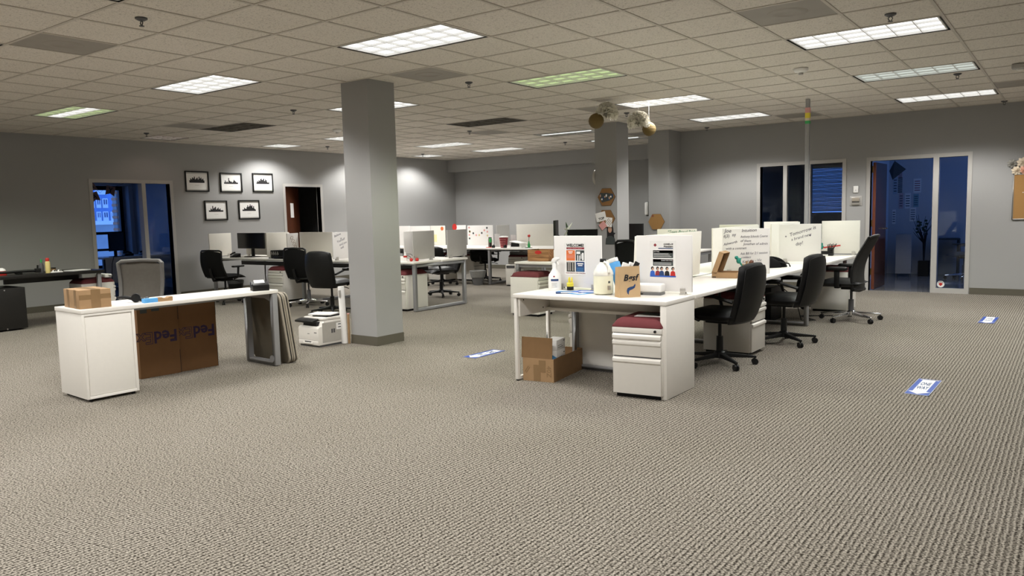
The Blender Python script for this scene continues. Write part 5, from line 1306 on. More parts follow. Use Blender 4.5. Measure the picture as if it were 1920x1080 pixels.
t = thing('tumbler', 'brown grey tumbler bottle on the far bench', 'bottle', (fpt(917), 7.76, DT))
part(t, 'body', MB().lathe([(0.034, 0), (0.04, 0.02), (0.04, 0.16), (0.03, 0.18)], 16), mat('bronze_tumbler', (0.16, 0.13, 0.095), 0.35, 0.3), smooth=True); part(t, 'lid', MB().lathe([(0.033, 0.18), (0.033, 0.205)], 14), BLACK, smooth=True)
t = thing('toy_figure', 'bright green toy figure on a red base on the far bench', 'toy', (fpt(923), 7.66, DT))
part(t, 'base', MB().bb(-0.08, 0.05, -0.05, 0.05, 0, 0.012), RED, 0.003); part(t, 'legs', MB().cyl((0, 0, 0.012), (0, 0, 0.10), 0.018), BLACK, smooth=True); part(t, 'torso', MB().ball((0, 0, 0.145), 0.03, 0.03, 0.05), GREEN, smooth=True)
t = thing('flower_vase', 'green bottle vase with a single red flower on the far bench', 'vase', (fpt(993), 7.70, DT))
part(t, 'bottle', MB().lathe([(0.028, 0), (0.028, 0.06), (0.014, 0.09), (0.010, 0.13)], 14), GREEN, smooth=True); part(t, 'stand', MB().bb(-0.07, 0.05, -0.04, 0.04, 0, 0.008), BLACK); part(t, 'stem', MB().cyl((0, 0, 0.12), (0.005, 0, 0.21), 0.004), LEAF); part(t, 'bloom', MB().ball((0.005, 0, 0.235), 0.028), RED, smooth=True)
t = thing('letter_tray', 'white sloping letter tray stacked on a black one on the far bench', 'tray', (fpt(967), 7.78, DT))
part(t, 'black_tray', MB().extr([(-0.10, 0.02), (0.08, 0.02), (0.06, 0.09), (-0.09, 0.10)], -0.09, 0.09, 'xz'), BLACK); part(t, 'white_tray', MB(tr(0, 0, 0.10) @ rot('Y', R(8))).bb(-0.12, 0.16, -0.11, 0.11, 0, 0.018), PAPER, 0.003); part(t, 'white_base', MB().bb(-0.11, 0.17, -0.10, 0.10, 0, 0.02), PAPER, 0.003)
part(t, 'side', MB().bb(0.12, 0.135, -0.10, 0.10, 0.02, 0.10), PAPER)
for u, lab in ((932, 'small black clip stand on the far bench'), (954, 'small black photo block on the far bench')):
    t = thing('desk_block', lab, 'block', (fpt(u), 7.60, DT)); part(t, 'body', MB().bb(-0.03, 0.03, -0.02, 0.02, 0, 0.05), BLACK, 0.006); part(t, 'knob', MB().ball((0.01, 0, 0.055), 0.014), BLACK, smooth=True)
for u, w, h, lab in ((933, 0.14, 0.27, 'clear frosted sheet holder on the far bench'), (963, 0.13, 0.25, 'pale frosted sheet holder behind the letter tray')):
    t = thing('sheet_holder', lab, 'holder', (fpt(u, 7.9), 7.90, DT)); part(t, 'sheet', MB().bb(-w/2, w/2, -0.004, 0.004, 0.004, h), mat('frosted_acrylic', (0.62, 0.60, 0.59), 0.3)); part(t, 'foot', MB().bb(-w/2, w/2, -0.03, 0.03, 0, 0.006), PAPER)
G4 = 'dark chairs at the far bench'
chair('black office chair in front of the far bench seen through the leg frame', (-5.15, 7.05), R(10), 'leather', top=0.80, group=G4)
chair('black office chair tucked under the far bench beside the lined bin', (-4.78, 8.0), R(20), 'mesh', top=0.69, group=G4)
pedestal((-5.90, 7.92, 0), R(90), 'white drawer pedestal under the far bench left of the dark chair')
pedestal((-5.36, 8.24, 0), R(90), 'shaded drawer pedestal under the far bench left of the lined bin')
pedestal((-3.95, 8.20, 0), 0, 'white drawer pedestal under the far bench right of the leg frame')
t = thing('lined_bin', 'grey waste bin with a translucent liner under the far bench', 'bin', (-4.50, 7.40, 0))
part(t, 'bin', MB().lathe([(0.10, 0), (0.145, 0.26), (0.14, 0.262), (0.095, 0.01)], 20), mat('grey_bin_plastic', (0.15, 0.15, 0.15), 0.5), smooth=True)
V = []
part(t, 'liner', MB().lathe([(0.14, 0.15), (0.152, 0.20), (0.165, 0.255), (0.172, 0.285), (0.15, 0.29), (0.135, 0.27)], 20), BAGC, smooth=True)
t = thing('air_purifier', 'white standing air purifier beside the far bench leg', 'appliance', (-3.72, 7.52, 0), R(15))
part(t, 'body', MB().bb(-0.11, 0.11, -0.10, 0.10, 0.02, 0.42), WHITE2, 0.02); part(t, 'front_panel', MB().bb(-0.085, 0.085, -0.106, -0.10, 0.05, 0.33), CREAM, 0.004); part(t, 'grille', MB().bb(-0.085, 0.085, -0.104, -0.10, 0.35, 0.40), DSTEEL); part(t, 'foot', MB().bb(-0.09, 0.09, -0.08, 0.08, 0, 0.02), BLACK)

# ================================================================ SIDE TABLE, ITS PEDESTAL AND LOAD
sd = thing('side_table', 'white table with grey frame carrying a wooden crate behind a maroon cushion', 'table', (-1.12, 4.05, 0), 0)
part(sd, 'tabletop', MB().bb(0, 1.45, 0, 0.70, DT-0.03, DT), WHITE, 0.003)
for x in (0.02, 1.38):
    f_ = part(sd, 'leg_frame', oframe(0.01, 0.69, DT-0.03, 'y', 0.05, 0.05), STEEL, 0.003); f_.location = (x+0.02, 0, 0)
part(sd, 'front_rail', MB().bb(0.06, 1.38, 0.02, 0.06, DT-0.07, DT-0.03), STEEL); part(sd, 'glide_cap', MB().cyl((0.04, 0.008, DT-0.09), (0.04, 0.0, DT-0.09), 0.026, n=16), STEEL)
pedestal((-0.88, 4.14, 0), R(90), 'white drawer pedestal with bright maroon cushion in front of the side table')
wc = thing('wooden_crate', 'wooden crate with a red painted mark on the side table', 'crate', (-0.83, 4.40, DT), R(5))
for k in range(3): part(wc, 'slat', MB().bb(-0.20, 0.13, -0.155, -0.145, 0.005+0.052*k, 0.053+0.052*k), CRATE)
for k in range(3): part(wc, 'slat', MB().bb(-0.20, 0.13, 0.145, 0.155, 0.005+0.052*k, 0.053+0.052*k), CRATE)
for x in (-0.20, 0.118): part(wc, 'end_board', MB().bb(x, x+0.012, -0.145, 0.145, 0.005, 0.16), CRATE)
part(wc, 'bottom', MB().bb(-0.188, 0.118, -0.145, 0.145, 0.0, 0.01), CRATE); part(wc, 'red_mark', MB().extr([(-0.03+0.055*math.cos(k*PI/6), 0.125+0.026*math.sin(k*PI/6)) for k in range(12)], -0.1565, -0.155, 'xz'), RED)
t = thing('book_stack', 'pale books standing beside the wooden crate', 'books', (-0.62, 4.38, DT))
for k in range(3): part(t, 'book', MB().bb(0.024*k, 0.024*k+0.02, -0.09, 0.09, 0, 0.155-0.01*k), PAPER if k != 1 else CHAR)
monitor('black monitor turned edge on behind the wooden crate', (-0.845, 4.70, DT), R(-62), 0.50, 0.42, 0.35)
monitor('black monitor peeking above the welcome board', (-0.35, 4.62, DT), R(25), 0.42, 0.26, 0.30)
t = thing('flower_pot', 'white artificial flower with dark leaves standing behind a monitor', 'plant', (-0.64, 4.70, DT))
part(t, 'pot', MB().lathe([(0.035, 0), (0.045, 0.09), (0.04, 0.09)], 16), BLACK, smooth=True); part(t, 'stem', MB().tube([(0, 0, 0.08), (0.01, 0, 0.25), (-0.02, 0, 0.42)], 0.006, 6), LEAF)
for k in range(9):
    a = k*0.7; r_ = 0.03+0.07*((k*37) % 10)/10
    p_ = Vector((r_*math.cos(a), 0.5*r_*math.sin(a), 0.42+0.11*math.sin(k*1.3)))
    part(t, 'petal' if k % 3 else 'leaf', MB().tube([(0, 0, 0.40), tuple(p_*0.5+Vector((0, 0, 0.21))), tuple(p_)], [0.006, 0.014, 0.003], 6), PAPER if k % 3 else LEAF)
# desk hidden behind the second column with a monitor
t = thing('rear_desk', 'white desk standing behind the second column', 'desk', (-0.95, 7.25, 0)); part(t, 'desktop', MB().bb(0, 1.2, 0, 0.65, DT-0.03, DT), WHITE, 0.003)
for x in (0.02, 1.12):
    f_ = part(t, 'leg_frame', oframe(0.02, 0.63, DT-0.03, 'y', 0.05, 0.05), STEEL, 0.003); f_.location = (x+0.03, 0, 0)
monitor('black monitor showing beside the second column', (WY(1192, 430, 7.46).x, 7.46, DT), R(-25), 0.40, 0.32, 0.29)

# ================================================================ PRINTER AND TUBES BY THE COLUMN
pr = thing('laser_printer', 'white multifunction laser printer standing on the carpet beside the column', 'printer', (-1.59, 1.02, 0), R(-1.5))
prof = [(-0.185, 0.02), (-0.185, 0.205), (-0.165, 0.225), (-0.13, 0.225), (-0.10, 0.285), (0.185, 0.285), (0.185, 0.02)]
part(pr, 'body', MB().extr([(y, z) for y, z in prof], -0.175, 0.175, 'yz'), WHITE2, 0.006)
part(pr, 'side_cover', MB().bb(0.174, 0.177, -0.13, 0.18, 0.045, 0.262), mat('printer_grey_side', (0.42, 0.40, 0.36), 0.5))
part(pr, 'base', MB().bb(-0.165, 0.165, -0.17, 0.175, 0, 0.02), DSTEEL)
part(pr, 'output_well', MB().bb(-0.12, 0.11, -0.155, -0.08, 0.226, 0.27), INK)
part(pr, 'control_panel', MB(tr(-0.02, -0.155, 0.285) @ rot('X', R(14))).bb(-0.19, 0.125, -0.05, 0.04, -0.012, 0.012), BLACK, 0.005)
part(pr, 'scanner_lid', MB().bb(-0.175, 0.177, -0.11, 0.185, 0.287, 0.315), WHITE2, 0.01); part(pr, 'feeder', MB().bb(-0.11, 0.14, -0.04, 0.18, 0.315, 0.335), BLACK, 0.006)
part(pr, 'paper_tray', MB().bb(-0.17, 0.17, -0.19, -0.18, 0.022, 0.07), WHITE2, 0.003); part(pr, 'tray_handle', MB().bb(-0.085, 0.075, -0.20, -0.188, 0.03, 0.048), WHITE2, 0.006); part(pr, 'handle_slot', MB().bb(-0.06, 0.05, -0.1915, -0.19, 0.048, 0.062), DSTEEL)
part(pr, 'seam', MB().bb(-0.172, 0.172, -0.1856, -0.185, 0.071, 0.0735), DSTEEL); part(pr, 'badge', MB().bb(0.10, 0.145, -0.1858, -0.185, 0.155, 0.164).bb(-0.015, 0.02, -0.1858, -0.185, 0.14, 0.146), DSTEEL)
part(pr, 'notice', MB().bb(0.177, 0.1785, 0.06, 0.15, 0.17, 0.245), PAPER); part(pr, 'notice_print', MB().bb(0.1785, 0.179, 0.085, 0.135, 0.222, 0.232).bb(0.1785, 0.179, 0.085, 0.135, 0.19, 0.20), CHAR); part(pr, 'vent', MB().bb(0.177, 0.178, -0.01, 0.012, 0.14, 0.185).bb(0.177, 0.178, 0.02, 0.042, 0.14, 0.185), DSTEEL)
solo('paper_stack', 'white paper sheets lying on top of the laser printer', 'paper', MB().bb(-0.14, 0.14, -0.10, 0.10, 0, 0.012), PAPER, None, loc=(-1.58, 1.05, 0.336), rz=0.35)
t = thing('mailing_tube', 'long white mailing tube leaning on the column', 'tube', (-1.395, 1.175, 0.0)); mt = rot('Y', R(-2.2))
part(t, 'tube', MB(mt).cyl((0, 0, 0.002), (0, 0, 0.635), 0.036, n=20), PAPER, smooth=True); part(t, 'end_cap', MB(mt).cyl((0, 0, 0.635), (0, 0, 0.642), 0.033, n=20), PAPER); part(t, 'label', MB(mt).bb(0.0, 0.028, -0.040, -0.030, 0.52, 0.60), SILVER)
t = thing('wooden_stick', 'thin brown cardboard strip between tube and column', 'strip', (-1.342, 1.195, 0)); part(t, 'strip', MB().bb(-0.008, 0.008, -0.01, 0.01, 0, 0.33), KRAFT); part(t, 'cap', MB().bb(-0.009, 0.009, -0.011, 0.011, 0.33, 0.34), PINK)

# ================================================================ WALL AND COLUMN DECORATION
sky_var = [[2, 4, 3, 5, 4, 6, 3, 4, 5, 3, 6, 4, 5, 3, 4, 2], [1, 3, 1, 2, 1, 6, 3, 2, 2, 1, 2, 4, 3, 2, 1, 1], [1, 3, 2, 4, 3, 5, 6, 4, 5, 6, 3, 5, 4, 2, 1, 2], [1, 1, 3, 2, 6, 3, 4, 5, 2, 3, 4, 2, 3, 1, 1, 1], [1, 1, 3, 2, 2, 4, 6, 4, 5, 7, 5, 6, 3, 5, 2, 1]]
for k, (u0, v0, u1, v1) in enumerate(((345, 320, 392, 360), (411, 323.5, 454, 361), (472, 324, 512, 361), (382, 376, 427, 413), (446, 375, 487, 411))):
    a = WX(u0, v0, XL); b = WX(u1, v1, XL); yc, zc = (a.y+b.y)/2, (a.z+b.z)/2; w, h = 0.485, 0.385
    lab = ['black framed skyline print, first of the upper row of three', 'black framed skyline print, middle of the upper row of three', 'black framed skyline print in the upper row nearest the wooden door', 'black framed skyline print in the lower row nearest the office doorway', 'black framed skyline print in the lower row nearest the wooden door'][k]
    t = thing('framed_print', lab, 'picture', (XL+0.002, yc, zc), PI/2, 'skyline prints')
    part(t, 'frame', MB().bb(-w/2, w/2, -0.022, 0, h/2-0.022, h/2).bb(-w/2, w/2, -0.022, 0, -h/2, -h/2+0.022).bb(-w/2, -w/2+0.022, -0.022, 0, -h/2+0.022, h/2-0.022).bb(w/2-0.022, w/2, -0.022, 0, -h/2+0.022, h/2-0.022), BLACK, 0.002)
    part(t, 'print_sheet', MB().bb(-w/2+0.02, w/2-0.02, -0.006, 0, -h/2+0.02, h/2-0.02), PAPER); part(t, 'mat_band', MB().bb(-w/2+0.022, w/2-0.022, -0.0068, -0.006, h/2-0.05, h/2-0.022), SILVER); part(t, 'mat_band', MB().bb(-w/2+0.022, w/2-0.022, -0.0068, -0.006, -h/2+0.022, -h/2+0.042), SILVER)
    sk = sky_var[k]; P = [(-0.155, -0.025)]
    for i, hh in enumerate(sk):
        x = -0.155+0.31*i/len(sk); P += [(x, -0.012+0.017*hh), (x+0.31/len(sk)-0.001, -0.012+0.017*hh)]
    P.append((0.155, -0.025))
    part(t, 'skyline', MB().extr(P, -0.0072, -0.006, 'xz'), INK); part(t, 'caption', MB().bb(-0.045, 0.045, -0.0066, -0.006, -0.075, -0.070), SILVER)

def hexp(r): return [(r*math.cos(k*PI/3), r*math.sin(k*PI/3)) for k in range(6)]
hb = []
for k, (c, lab, m_) in enumerate((((-1.135, 6.7045, 1.643), 'hexagonal cork board with a group photograph on the second column', CORKD), ((-1.145, 6.7045, 1.285), 'hexagonal cork board covered with pinned cards on the second column', CORKD), ((-1.125, 8.5545, 1.192), 'bare hexagonal cork board on the rear column', CORK))):
    t = thing('cork_hexagon', lab, 'cork board', c, 0, 'hexagonal cork boards'); part(t, 'board', MB().extr(hexp(0.162), -0.014, 0, 'xz'), m_); hb.append(t)
    part(t, 'rim', MB().extr(hexp(0.166), -0.008, 0, 'xz'), mat('dark_cork_edge', (0.10, 0.05, 0.02), 0.9))
P = [(-0.13, 0.05), (-0.10, 0.075), (-0.05, 0.065), (0.0, 0.07), (0.06, 0.06), (0.13, 0.05), (0.135, -0.02), (0.06, -0.06), (-0.02, -0.075), (-0.08, -0.09), (-0.11, -0.04)]
part(hb[0], 'group_photo', MB().extr(P, -0.0155, -0.014, 'xz'), CHAR)
for k in range(9): part(hb[0], 'photo_spot', MB().ball((-0.11+0.028*k, -0.0155, 0.025-0.02*((k*7) % 4)), 0.013, 0.0012, 0.016 if k % 2 else 0.024, 8, 5), (SKIN, PAPER, NAVY)[k % 3], smooth=True)
part(hb[1], 'card', MB(tr(-0.09, -0.0155, 0.03) @ rot('Y', R(-12))).bb(-0.10, 0.09, -0.0012, 0, -0.07, 0.08), PAPER); ob = txt(hb[1], 'card_lettering', 'TOP', 0.055, INK, (-0.085, -0.0175, 0.0), (PI/2, R(-12), 0), weight=0.002)
part(hb[1], 'card', MB(tr(0.055, -0.0145, -0.055) @ rot('Y', R(6))).bb(-0.06, 0.06, -0.0008, 0, -0.08, 0.075), PAPER); part(hb[1], 'card', MB(tr(-0.055, -0.0165, -0.11) @ rot('Y', R(-38))).bb(-0.065, 0.055, -0.001, 0, -0.055, 0.055), PINK)
for k in range(4): part(hb[1], 'stripe', MB(tr(0.06, -0.0158, -0.06) @ rot('Y', R(40))).bb(-0.05+0.028*k, -0.042+0.028*k, -0.0006, 0, -0.05, 0.05), TAPE)
part(hb[2], 'pinned_scrap', MB().ball((-0.07, -0.0145, 0.11), 0.022, 0.002, 0.02, 8, 5), DOORR, smooth=True)
# cut-out picture of a dark haired person
t = thing('picture_cutout', 'cut out printed picture of a dark haired person in black fixed to the column', 'picture', (-1.075, 6.7035, 1.075))
part(t, 'hair', MB().extr([(-0.06, -0.12), (-0.062, 0.05), (-0.045, 0.11), (0.0, 0.125), (0.045, 0.10), (0.06, 0.04), (0.062, -0.02), (0.10, -0.03), (0.07, -0.06), (0.075, -0.12)], -0.003, 0, 'xz'), INK)
part(t, 'face', MB().extr([(-0.004+0.036*math.cos(k*PI/8), 0.03+0.055*math.sin(k*PI/8)) for k in range(16)], -0.0042, -0.003, 'xz'), SKIN)
part(t, 'eyes', MB().bb(-0.026, -0.012, -0.005, -0.0042, 0.038, 0.046).bb(0.006, 0.020, -0.005, -0.0042, 0.038, 0.046), INK); part(t, 'mouth', MB().bb(-0.014, 0.010, -0.005, -0.0042, 0.0, 0.005), CRIM)
part(t, 'shoulders', MB().extr([(-0.09, -0.22), (0.10, -0.22), (0.085, -0.12), (0.03, -0.075), (-0.03, -0.075), (-0.08, -0.12)], -0.0038, 0, 'xz'), CHAR)
t = thing('wall_clock', 'round silver rimmed wall clock on the side of the second column', 'clock', (-1.352, 6.82, 1.98)); part(t, 'case', MB().cyl((0, 0, 0), (-0.045, 0, 0), 0.13, n=28), SILVER, smooth=True); part(t, 'face', MB().cyl((-0.045, 0, 0), (-0.046, 0, 0), 0.115, n=28), INK)
t = thing('soap_dispenser', 'white wall dispenser on the side of the rear column', 'dispenser', (-1.287, 8.66, 1.30)); part(t, 'housing', MB().bb(-0.11, -0.03, -0.06, 0.06, 0.02, 0.26), PAPER, 0.02); part(t, 'back_plate', MB().bb(-0.03, 0, -0.065, 0.065, 0.0, 0.27), BLACK, 0.004); part(t, 'nozzle', MB().bb(-0.09, -0.04, -0.02, 0.02, 0, 0.02), BLACK)

# hanging paper decorations
def pom(lantern_c, r, tissue_c, rt, lab1, lab2):
    t = thing('paper_lantern', lab1, 'lantern', lantern_c, 0, 'gold paper lanterns'); V = MB()
    prof = [(max(0.012, r*math.cos(a)*(1+0.02*math.cos(16*a))), r*math.sin(a)) for a in [R(-86+172*k/24) for k in range(25)]]
    part(t, 'globe', MB().lathe(prof, 24), GOLD, smooth=True); part(t, 'thread', MB().cyl((0, 0, r*0.98), (0, 0, H-lantern_c[2]+0.005), 0.0015, n=5), PAPER)
    t = thing('tissue_pom', lab2, 'pom pom', tissue_c, 0, 'white tissue pom poms')
    for k in range(18):
        th = k*2.4; el = (k % 3-1)*0.5; ax = Matrix.Rotation(th, 4, 'Z') @ Matrix.Rotation(el, 4, 'X')
        def fan_(u, v, s, k=k):
            a = (u-0.5)*PI*1.35; rr = rt*(0.15+0.85*v)*(1+0.06*math.sin(9*u*PI+k)); wv = 0.020*math.sin(14*u*PI+k)*v
            return (rr*math.sin(a), wv+(0.0008 if s else 0), rr*math.cos(a))
        part(t, 'tissue_fan', MB(ax).slab(fan_, 22, 4), TISSUE, smooth=True)
    part(t, 'thread', MB().cyl((0, 0, rt*0.4), (0, 0, H-tissue_c[2]+0.005), 0.0015, n=5), PAPER)
pom((0.054, 4.339, 2.585), 0.100, (0.15, 4.45, 2.675), 0.15, 'gold paper lantern hanging lower left of a white tissue pom', 'white tissue pom hanging behind a gold lantern before the second column')
pom((0.478, 5.017, 2.495), 0.092, (0.40, 4.86, 2.575), 0.15, 'gold paper lantern tucked below a white tissue pom', 'white ruffled tissue pom above a gold lantern')

# cork board with flowers at the right edge, thermostats
ck = thing('cork_notice_board', 'large framed cork board on the right wall with flowers along its top', 'cork board', (4.385, YR-0.002, 1.135))
part(ck, 'board', MB().bb(0.015, 1.20, -0.012, 0, 0.015, 0.66), CORK); part(ck, 'frame', MB().bb(0, 0.015, -0.018, 0, 0, 0.675).bb(1.2, 1.215, -0.018, 0, 0, 0.675).bb(0, 1.215, -0.018, 0, 0, 0.015).bb(0, 1.215, -0.018, 0, 0.66, 0.675), SILVER, 0.002); part(ck, 'push_pin', MB().ball((0.13, -0.014, 0.40), 0.007), PAPER)
for k, (x, z, r_, m_, lab) in enumerate(((4.365, 1.965, 0.062, PETALG, 'grey paper flower at the corner of the cork board'), (4.425, 1.86, 0.066, PETALW, 'cream paper flower overlapping the cork board corner'), (4.49, 1.975, 0.07, PETALW, 'cream paper flower above the cork board'), (4.515, 1.865, 0.062, PETALP, 'peach paper flower on the cork board edge'), (4.60, 1.93, 0.068, PETALG, 'grey paper flower further along the cork board'), (4.68, 1.87, 0.066, PETALP, 'peach paper flower further along the cork board'))):
    t = thing('paper_flower', lab, 'flower', (x, YR-0.03, z), 0, 'paper flowers on the cork board')
    for ring, n_ in ((1.0, 8), (0.65, 6), (0.3, 4)):
        for q in range(n_):
            a = 2*PI*q/n_+ring; m4 = Matrix.Rotation(a, 4, 'Y') @ tr(0, -0.012*(1.2-ring), r_*ring*0.55) @ rot('X', R(-25-40*(1-ring)))
            def pet(u, v, s): return ((u-0.5)*r_*0.62*math.sin(PI*(0.15+0.8*v)), (0.0015 if s else 0)-0.35*r_*(u-0.5)**2, (v-0.4)*r_*0.9)
            part(t, 'petal', MB(m4).slab(pet, 4, 4), m_, smooth=True)
t = thing('wall_sensor', 'small white wall sensor above the thermostat', 'sensor', (2.214, YR, 1.668)); part(t, 'case', MB().bb(-0.038, 0.038, -0.02, 0, -0.055, 0.055), PAPER, 0.006); part(t, 'button', MB().cyl((0, -0.02, -0.015), (0, -0.022, -0.015), 0.006), DSTEEL)
t = thing('thermostat', 'grey thermostat in a clear cover on the right wall', 'thermostat', (2.217, YR, 1.484)); part(t, 'back_plate', MB().bb(-0.095, 0.095, -0.008, 0, -0.085, 0.075), TRIM, 0.004); part(t, 'cover', MB().bb(-0.065, 0.065, -0.03, -0.008, -0.07, 0.055), SILVER, 0.006); part(t, 'display', MB().bb(-0.055, 0.055, -0.034, -0.03, -0.012, 0.045), TAUPE, 0.002); part(t, 'shadow_slot', MB().bb(-0.055, 0.055, -0.0345, -0.03, -0.03, -0.014), INK)

# ================================================================ FLOOR DECALS
for k, (c, rz, lab) in enumerate((((4.272, 1.972), R(-1), 'blue floor decal with a white arrow on the carpet far from the window wall'), ((4.365, 6.12), R(-1), 'pale blue floor decal with a white arrow near the open office door'), ((0.41, 1.42), R(-1), 'blue floor decal with a white arrow between the column and the end desk'))):
    t = thing('floor_decal', lab, 'decal', (c[0], c[1], 0.002), rz, 'one way floor decals')
    L_ = 0.30 if k < 2 else 0.245; W2 = 0.083
    part(t, 'sheet', MB().bb(-W2, W2, -L_, L_, 0, 0.001), BLUEFLR)
    ar = [(-0.045, L_*0.86), (0.045, L_*0.86), (0.045, -L_*0.60), (0.074, -L_*0.60), (0.0, -L_*0.90), (-0.074, -L_*0.60), (-0.045, -L_*0.60)]
    part(t, 'arrow', MB().extr(ar, 0.001, 0.0016), PAPER)
    part(t, 'border', MB().bb(-W2, -W2+0.004, -L_, L_, 0.001, 0.0015).bb(W2-0.004, W2, -L_, L_, 0.001, 0.0015).bb(-W2, W2, -L_, -L_+0.01, 0.001, 0.0015).bb(-W2*0.8, W2*0.8, L_-0.035, L_-0.015, 0.001, 0.0015), SILVER)
    txt(t, 'lettering', 'ONE\nWAY', 0.062, NAVY, (0.0, L_*0.10, 0.0018), (0, 0, 0), ex=0.0002, weight=0.002).scale = (0.55, 2.4, 1)

# ================================================================ LEFT OFFICE CONTENTS
od = thing('office_desk', 'pale desk with a white modesty panel in the left office', 'desk', (-10.3, 2.84, 0)); part(od, 'desktop', MB().bb(-0.7, 0.02, -0.02, 1.5, 0.70, DT), WHITE, 0.003); part(od, 'modesty_panel', MB().bb(-0.02, 0.0, 0.02, 1.46, 0.22, 0.70), WHITE)
for x, y in ((-0.03, 0.0), (-0.66, 0.0), (-0.03, 1.46), (-0.66, 1.46)): part(od, 'leg', MB().bb(x-0.025, x+0.025, y-0.02, y+0.02, 0, 0.70), DSTEEL)
monitor('black monitor on the office desk turned edge on', (-10.42, 3.16, DT), R(122), 0.5, 0.36, 0.30)
for (dx, dy, lab) in ((-0.3, 0.62, 'dark phone on the office desk'), (-0.35, 1.0, 'dark stapler on the office desk')):
    t = thing('desk_phone', lab, 'phone', (-10.3+dx, 2.84+dy, DT)); part(t, 'base', MB().bb(-0.08, 0.08, -0.09, 0.09, 0, 0.05), BLACK, 0.01); part(t, 'handset', MB().tube([(-0.02, -0.09, 0.06), (0, 0, 0.085), (-0.02, 0.09, 0.06)], 0.018, 8), BLACK, smooth=True)
solo('cable', 'thin dark cable hanging over the office desk front', 'cable', MB().tube([(-10.40, 3.15, 0.742), (-10.27, 3.02, 0.76), (-10.27, 2.97, 0.60), (-10.27, 2.95, 0.30), (-10.2, 2.95, 0.008)], 0.006, 6), BLACK, None, smooth=True)
pz = WX(177, 372, -11.4)
for k, (u, v, ch_, rr) in enumerate(((177, 370, 'A', -20), (207, 358, 'Y', 12), (171, 352, 'D', -30))):
    p = WX(u, v, -9.6); t = thing('pennant', 'brown paper pennant with the letter %s hanging in the left office' % ch_, 'pennant', p, PI/2, 'letter pennants'); m4 = rot('Y', R(rr))
    part(t, 'flag', MB(m4).extr([(-0.085, 0.09), (0.085, 0.09), (0.085, -0.09), (0.0, -0.05), (-0.085, -0.09)], -0.002, 0, 'xz'), mat('brown_pennant_paper', (0.30, 0.17, 0.12), 0.8)); txt(t, 'letter', ch_, 0.13, INK, (0, -0.003, 0.01), (PI/2, R(rr), 0), weight=0.002)
pts = [Vector((-9.6, 0.2, 2.35)), WX(160, 345, -9.6), WX(172, 348, -9.6), WX(188, 362, -9.6), WX(196, 352, -9.6), WX(216, 350, -9.6), WX(240, 341, -9.6), Vector((-9.6, 4.38, 2.4))]
solo('pennant_string', 'string carrying the letter pennants in the left office', 'string', MB().tube([tuple(p) for p in pts], 0.003, 5), INK, None)
t = thing('office_shelf', 'dark shelf unit with papers behind the side light of the left office', 'shelf', (-9.3, 4.05, 0)); part(t, 'worktop', MB().bb(-0.5, 0.6, -0.02, 0.35, 0.72, 0.75), WHITE)
for x in (-0.48, 0.56): part(t, 'side', MB().bb(x, x+0.03, 0, 0.35, 0, 0.72), DSTEEL)
part(t, 'paper_pile', MB().bb(-0.1, 0.25, 0.05, 0.3, 0.75, 0.79), PAPER); part(t, 'wall_screen', MB().bb(-0.1, 0.25, 0.35, 0.36, 1.62, 1.65), BLACK)

# ================================================================ RIGHT OFFICE CONTENTS
fc = thing('filing_cabinet', 'grey cabinet on short legs in the right office', 'cabinet', (2.36, 11.80, 0), R(8)); part(fc, 'body', MB().bb(0, 0.27, 0, 0.42, 0.07, 0.83), mat('grey_cabinet_paint', (0.30, 0.30, 0.31), 0.5), 0.004)
for x, y in ((0.02, 0.02), (0.25, 0.02), (0.02, 0.4), (0.25, 0.4)): part(fc, 'leg', MB().cyl((x, y, 0), (x, y, 0.07), 0.011, n=8), DSTEEL)
for z in (0.30, 0.56): part(fc, 'drawer_gap', MB().bb(0.268, 0.272, 0.01, 0.41, z, z+0.006), DSTEEL)
t = thing('branch_plant', 'dark pot with bare branches in the right office', 'plant', (2.79, 12.22, 0)); part(t, 'pot', MB().extr([(-0.09, -0.09), (0.09, -0.09), (0.09, 0.09), (-0.09, 0.09)], 0, 0.30), BLACK); bm_ = MB()
rnd = random.Random(3)
for k in range(16):
    a = k*2.4; r_ = 0.10+0.15*rnd.random(); zt = 0.85+0.38*rnd.random()
    bm_.tube([(0, 0, 0.28), (0.02*math.cos(a), 0.02*math.sin(a), 0.65), (-0.06+0.5*r_*math.cos(a), 0.5*r_*math.sin(a), 0.65+(zt-0.65)*0.6), (-0.06+r_*math.cos(a), r_*math.sin(a), zt)], [0.012, 0.010, 0.006, 0.003], 5)
part(t, 'branches', bm_, INK)
for k in range(14):
    a = k*1.9; part(t, 'twig_leaf', MB(tr(-0.05+0.08*math.cos(a), 0.08*math.sin(a), 0.82+0.02*k)).ball((0, 0, 0), 0.03, 0.008, 0.022, 6, 4), LEAF)
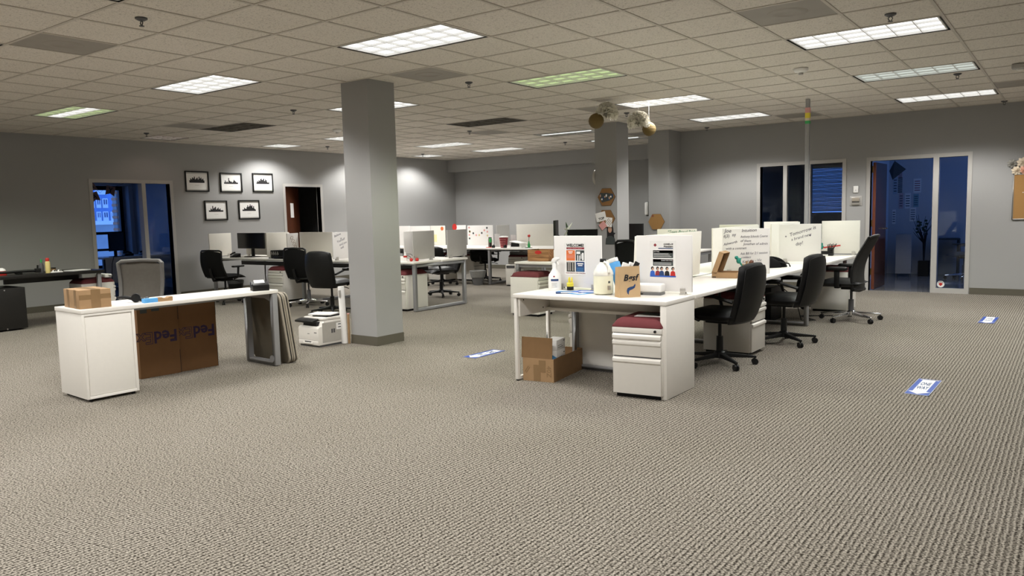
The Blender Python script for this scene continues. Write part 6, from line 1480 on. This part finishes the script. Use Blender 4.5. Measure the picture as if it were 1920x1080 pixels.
for k, (u0, v0, u1, v1, m_, lab) in enumerate(((1675, 332, 1682, 364, mat('pale_blue_sheet', (0.42, 0.50, 0.58), 0.7), 'narrow pale sheet'), (1684, 316, 1692, 334, mat('pale_pink_sheet', (0.55, 0.42, 0.45), 0.7), 'small pinkish sheet'), (1713, 335, 1727, 361, PAPER, 'white sheet with a red list'), (1697, 362, 1707, 391, PAPER, 'tall white sheet'), (1686, 362, 1693, 391, MATS['pale_pink_sheet'], 'tall pinkish sheet'), (1713, 364, 1722, 388, mat('pale_teal_sheet', (0.25, 0.42, 0.48), 0.7), 'blue green sheet'), (1706, 389, 1717, 415, PAPER, 'low white sheet'), (1673, 393, 1679, 420, PAPER, 'narrow low sheet'))):
    a = WY(u0, v0, 12.695); b = WY(u1, v1, 12.695); t = thing('wall_sheet', lab+' pinned on the right office wall', 'paper', ((a.x+b.x)/2, 12.699, (a.z+b.z)/2), 0, 'sheets on the office wall'); w, h = (b.x-a.x)/2, (a.z-b.z)/2
    part(t, 'sheet', MB().bb(-w, w, -0.003, 0, -h, h), m_)
    for q in range(5): part(t, 'print_line', MB().bb(-w*0.7, w*0.7, -0.0038, -0.003, -h*0.7+q*h*0.32, -h*0.7+q*h*0.32+h*0.10), CRIM if k == 2 else CHAR)
a = WY(1685, 335, 12.695); t = thing('photo_strip', 'ladder of small dark photo strips on the right office wall', 'photos', (a.x+0.03, 12.699, a.z-0.13))
for q in range(8): part(t, 'photo', MB().bb(-0.04, 0.04, -0.003, 0, -0.15+q*0.04, -0.128+q*0.04), CHAR)
kp = WY(1682, 318, 12.3); t = thing('paper_kite', 'dark folded paper kite hanging in the right office', 'kite', (kp.x, 12.3, kp.z)); part(t, 'sail', MB().add([(-0.14, 0, -0.02), (-0.03, -0.10, 0.17), (0.16, 0, 0.0), (-0.07, -0.03, -0.20), (-0.03, 0.04, 0.0)], [(0, 1, 3), (1, 2, 3), (2, 4, 3), (4, 0, 3), (0, 4, 1), (4, 2, 1)]), CHAR); part(t, 'thread', MB().cyl((-0.03, -0.09, 0.16), (-0.03, -0.09, 2.62-kp.z), 0.002, n=5), INK)
t = thing('office_desk', 'dark desk behind the side light in the right office', 'desk', (2.98, 12.2, 0), R(10)); part(t, 'desktop', MB().bb(0, 0.42, 0, 0.4, 0.70, 0.73), CHAR); part(t, 'side', MB().bb(0, 0.03, 0, 0.4, 0, 0.70).bb(0.39, 0.42, 0, 0.4, 0, 0.70), CHAR)
chair('pale framed chair behind the side light in the right office', (3.52, 11.75), R(110), 'grey', True, top=0.95, group=None)
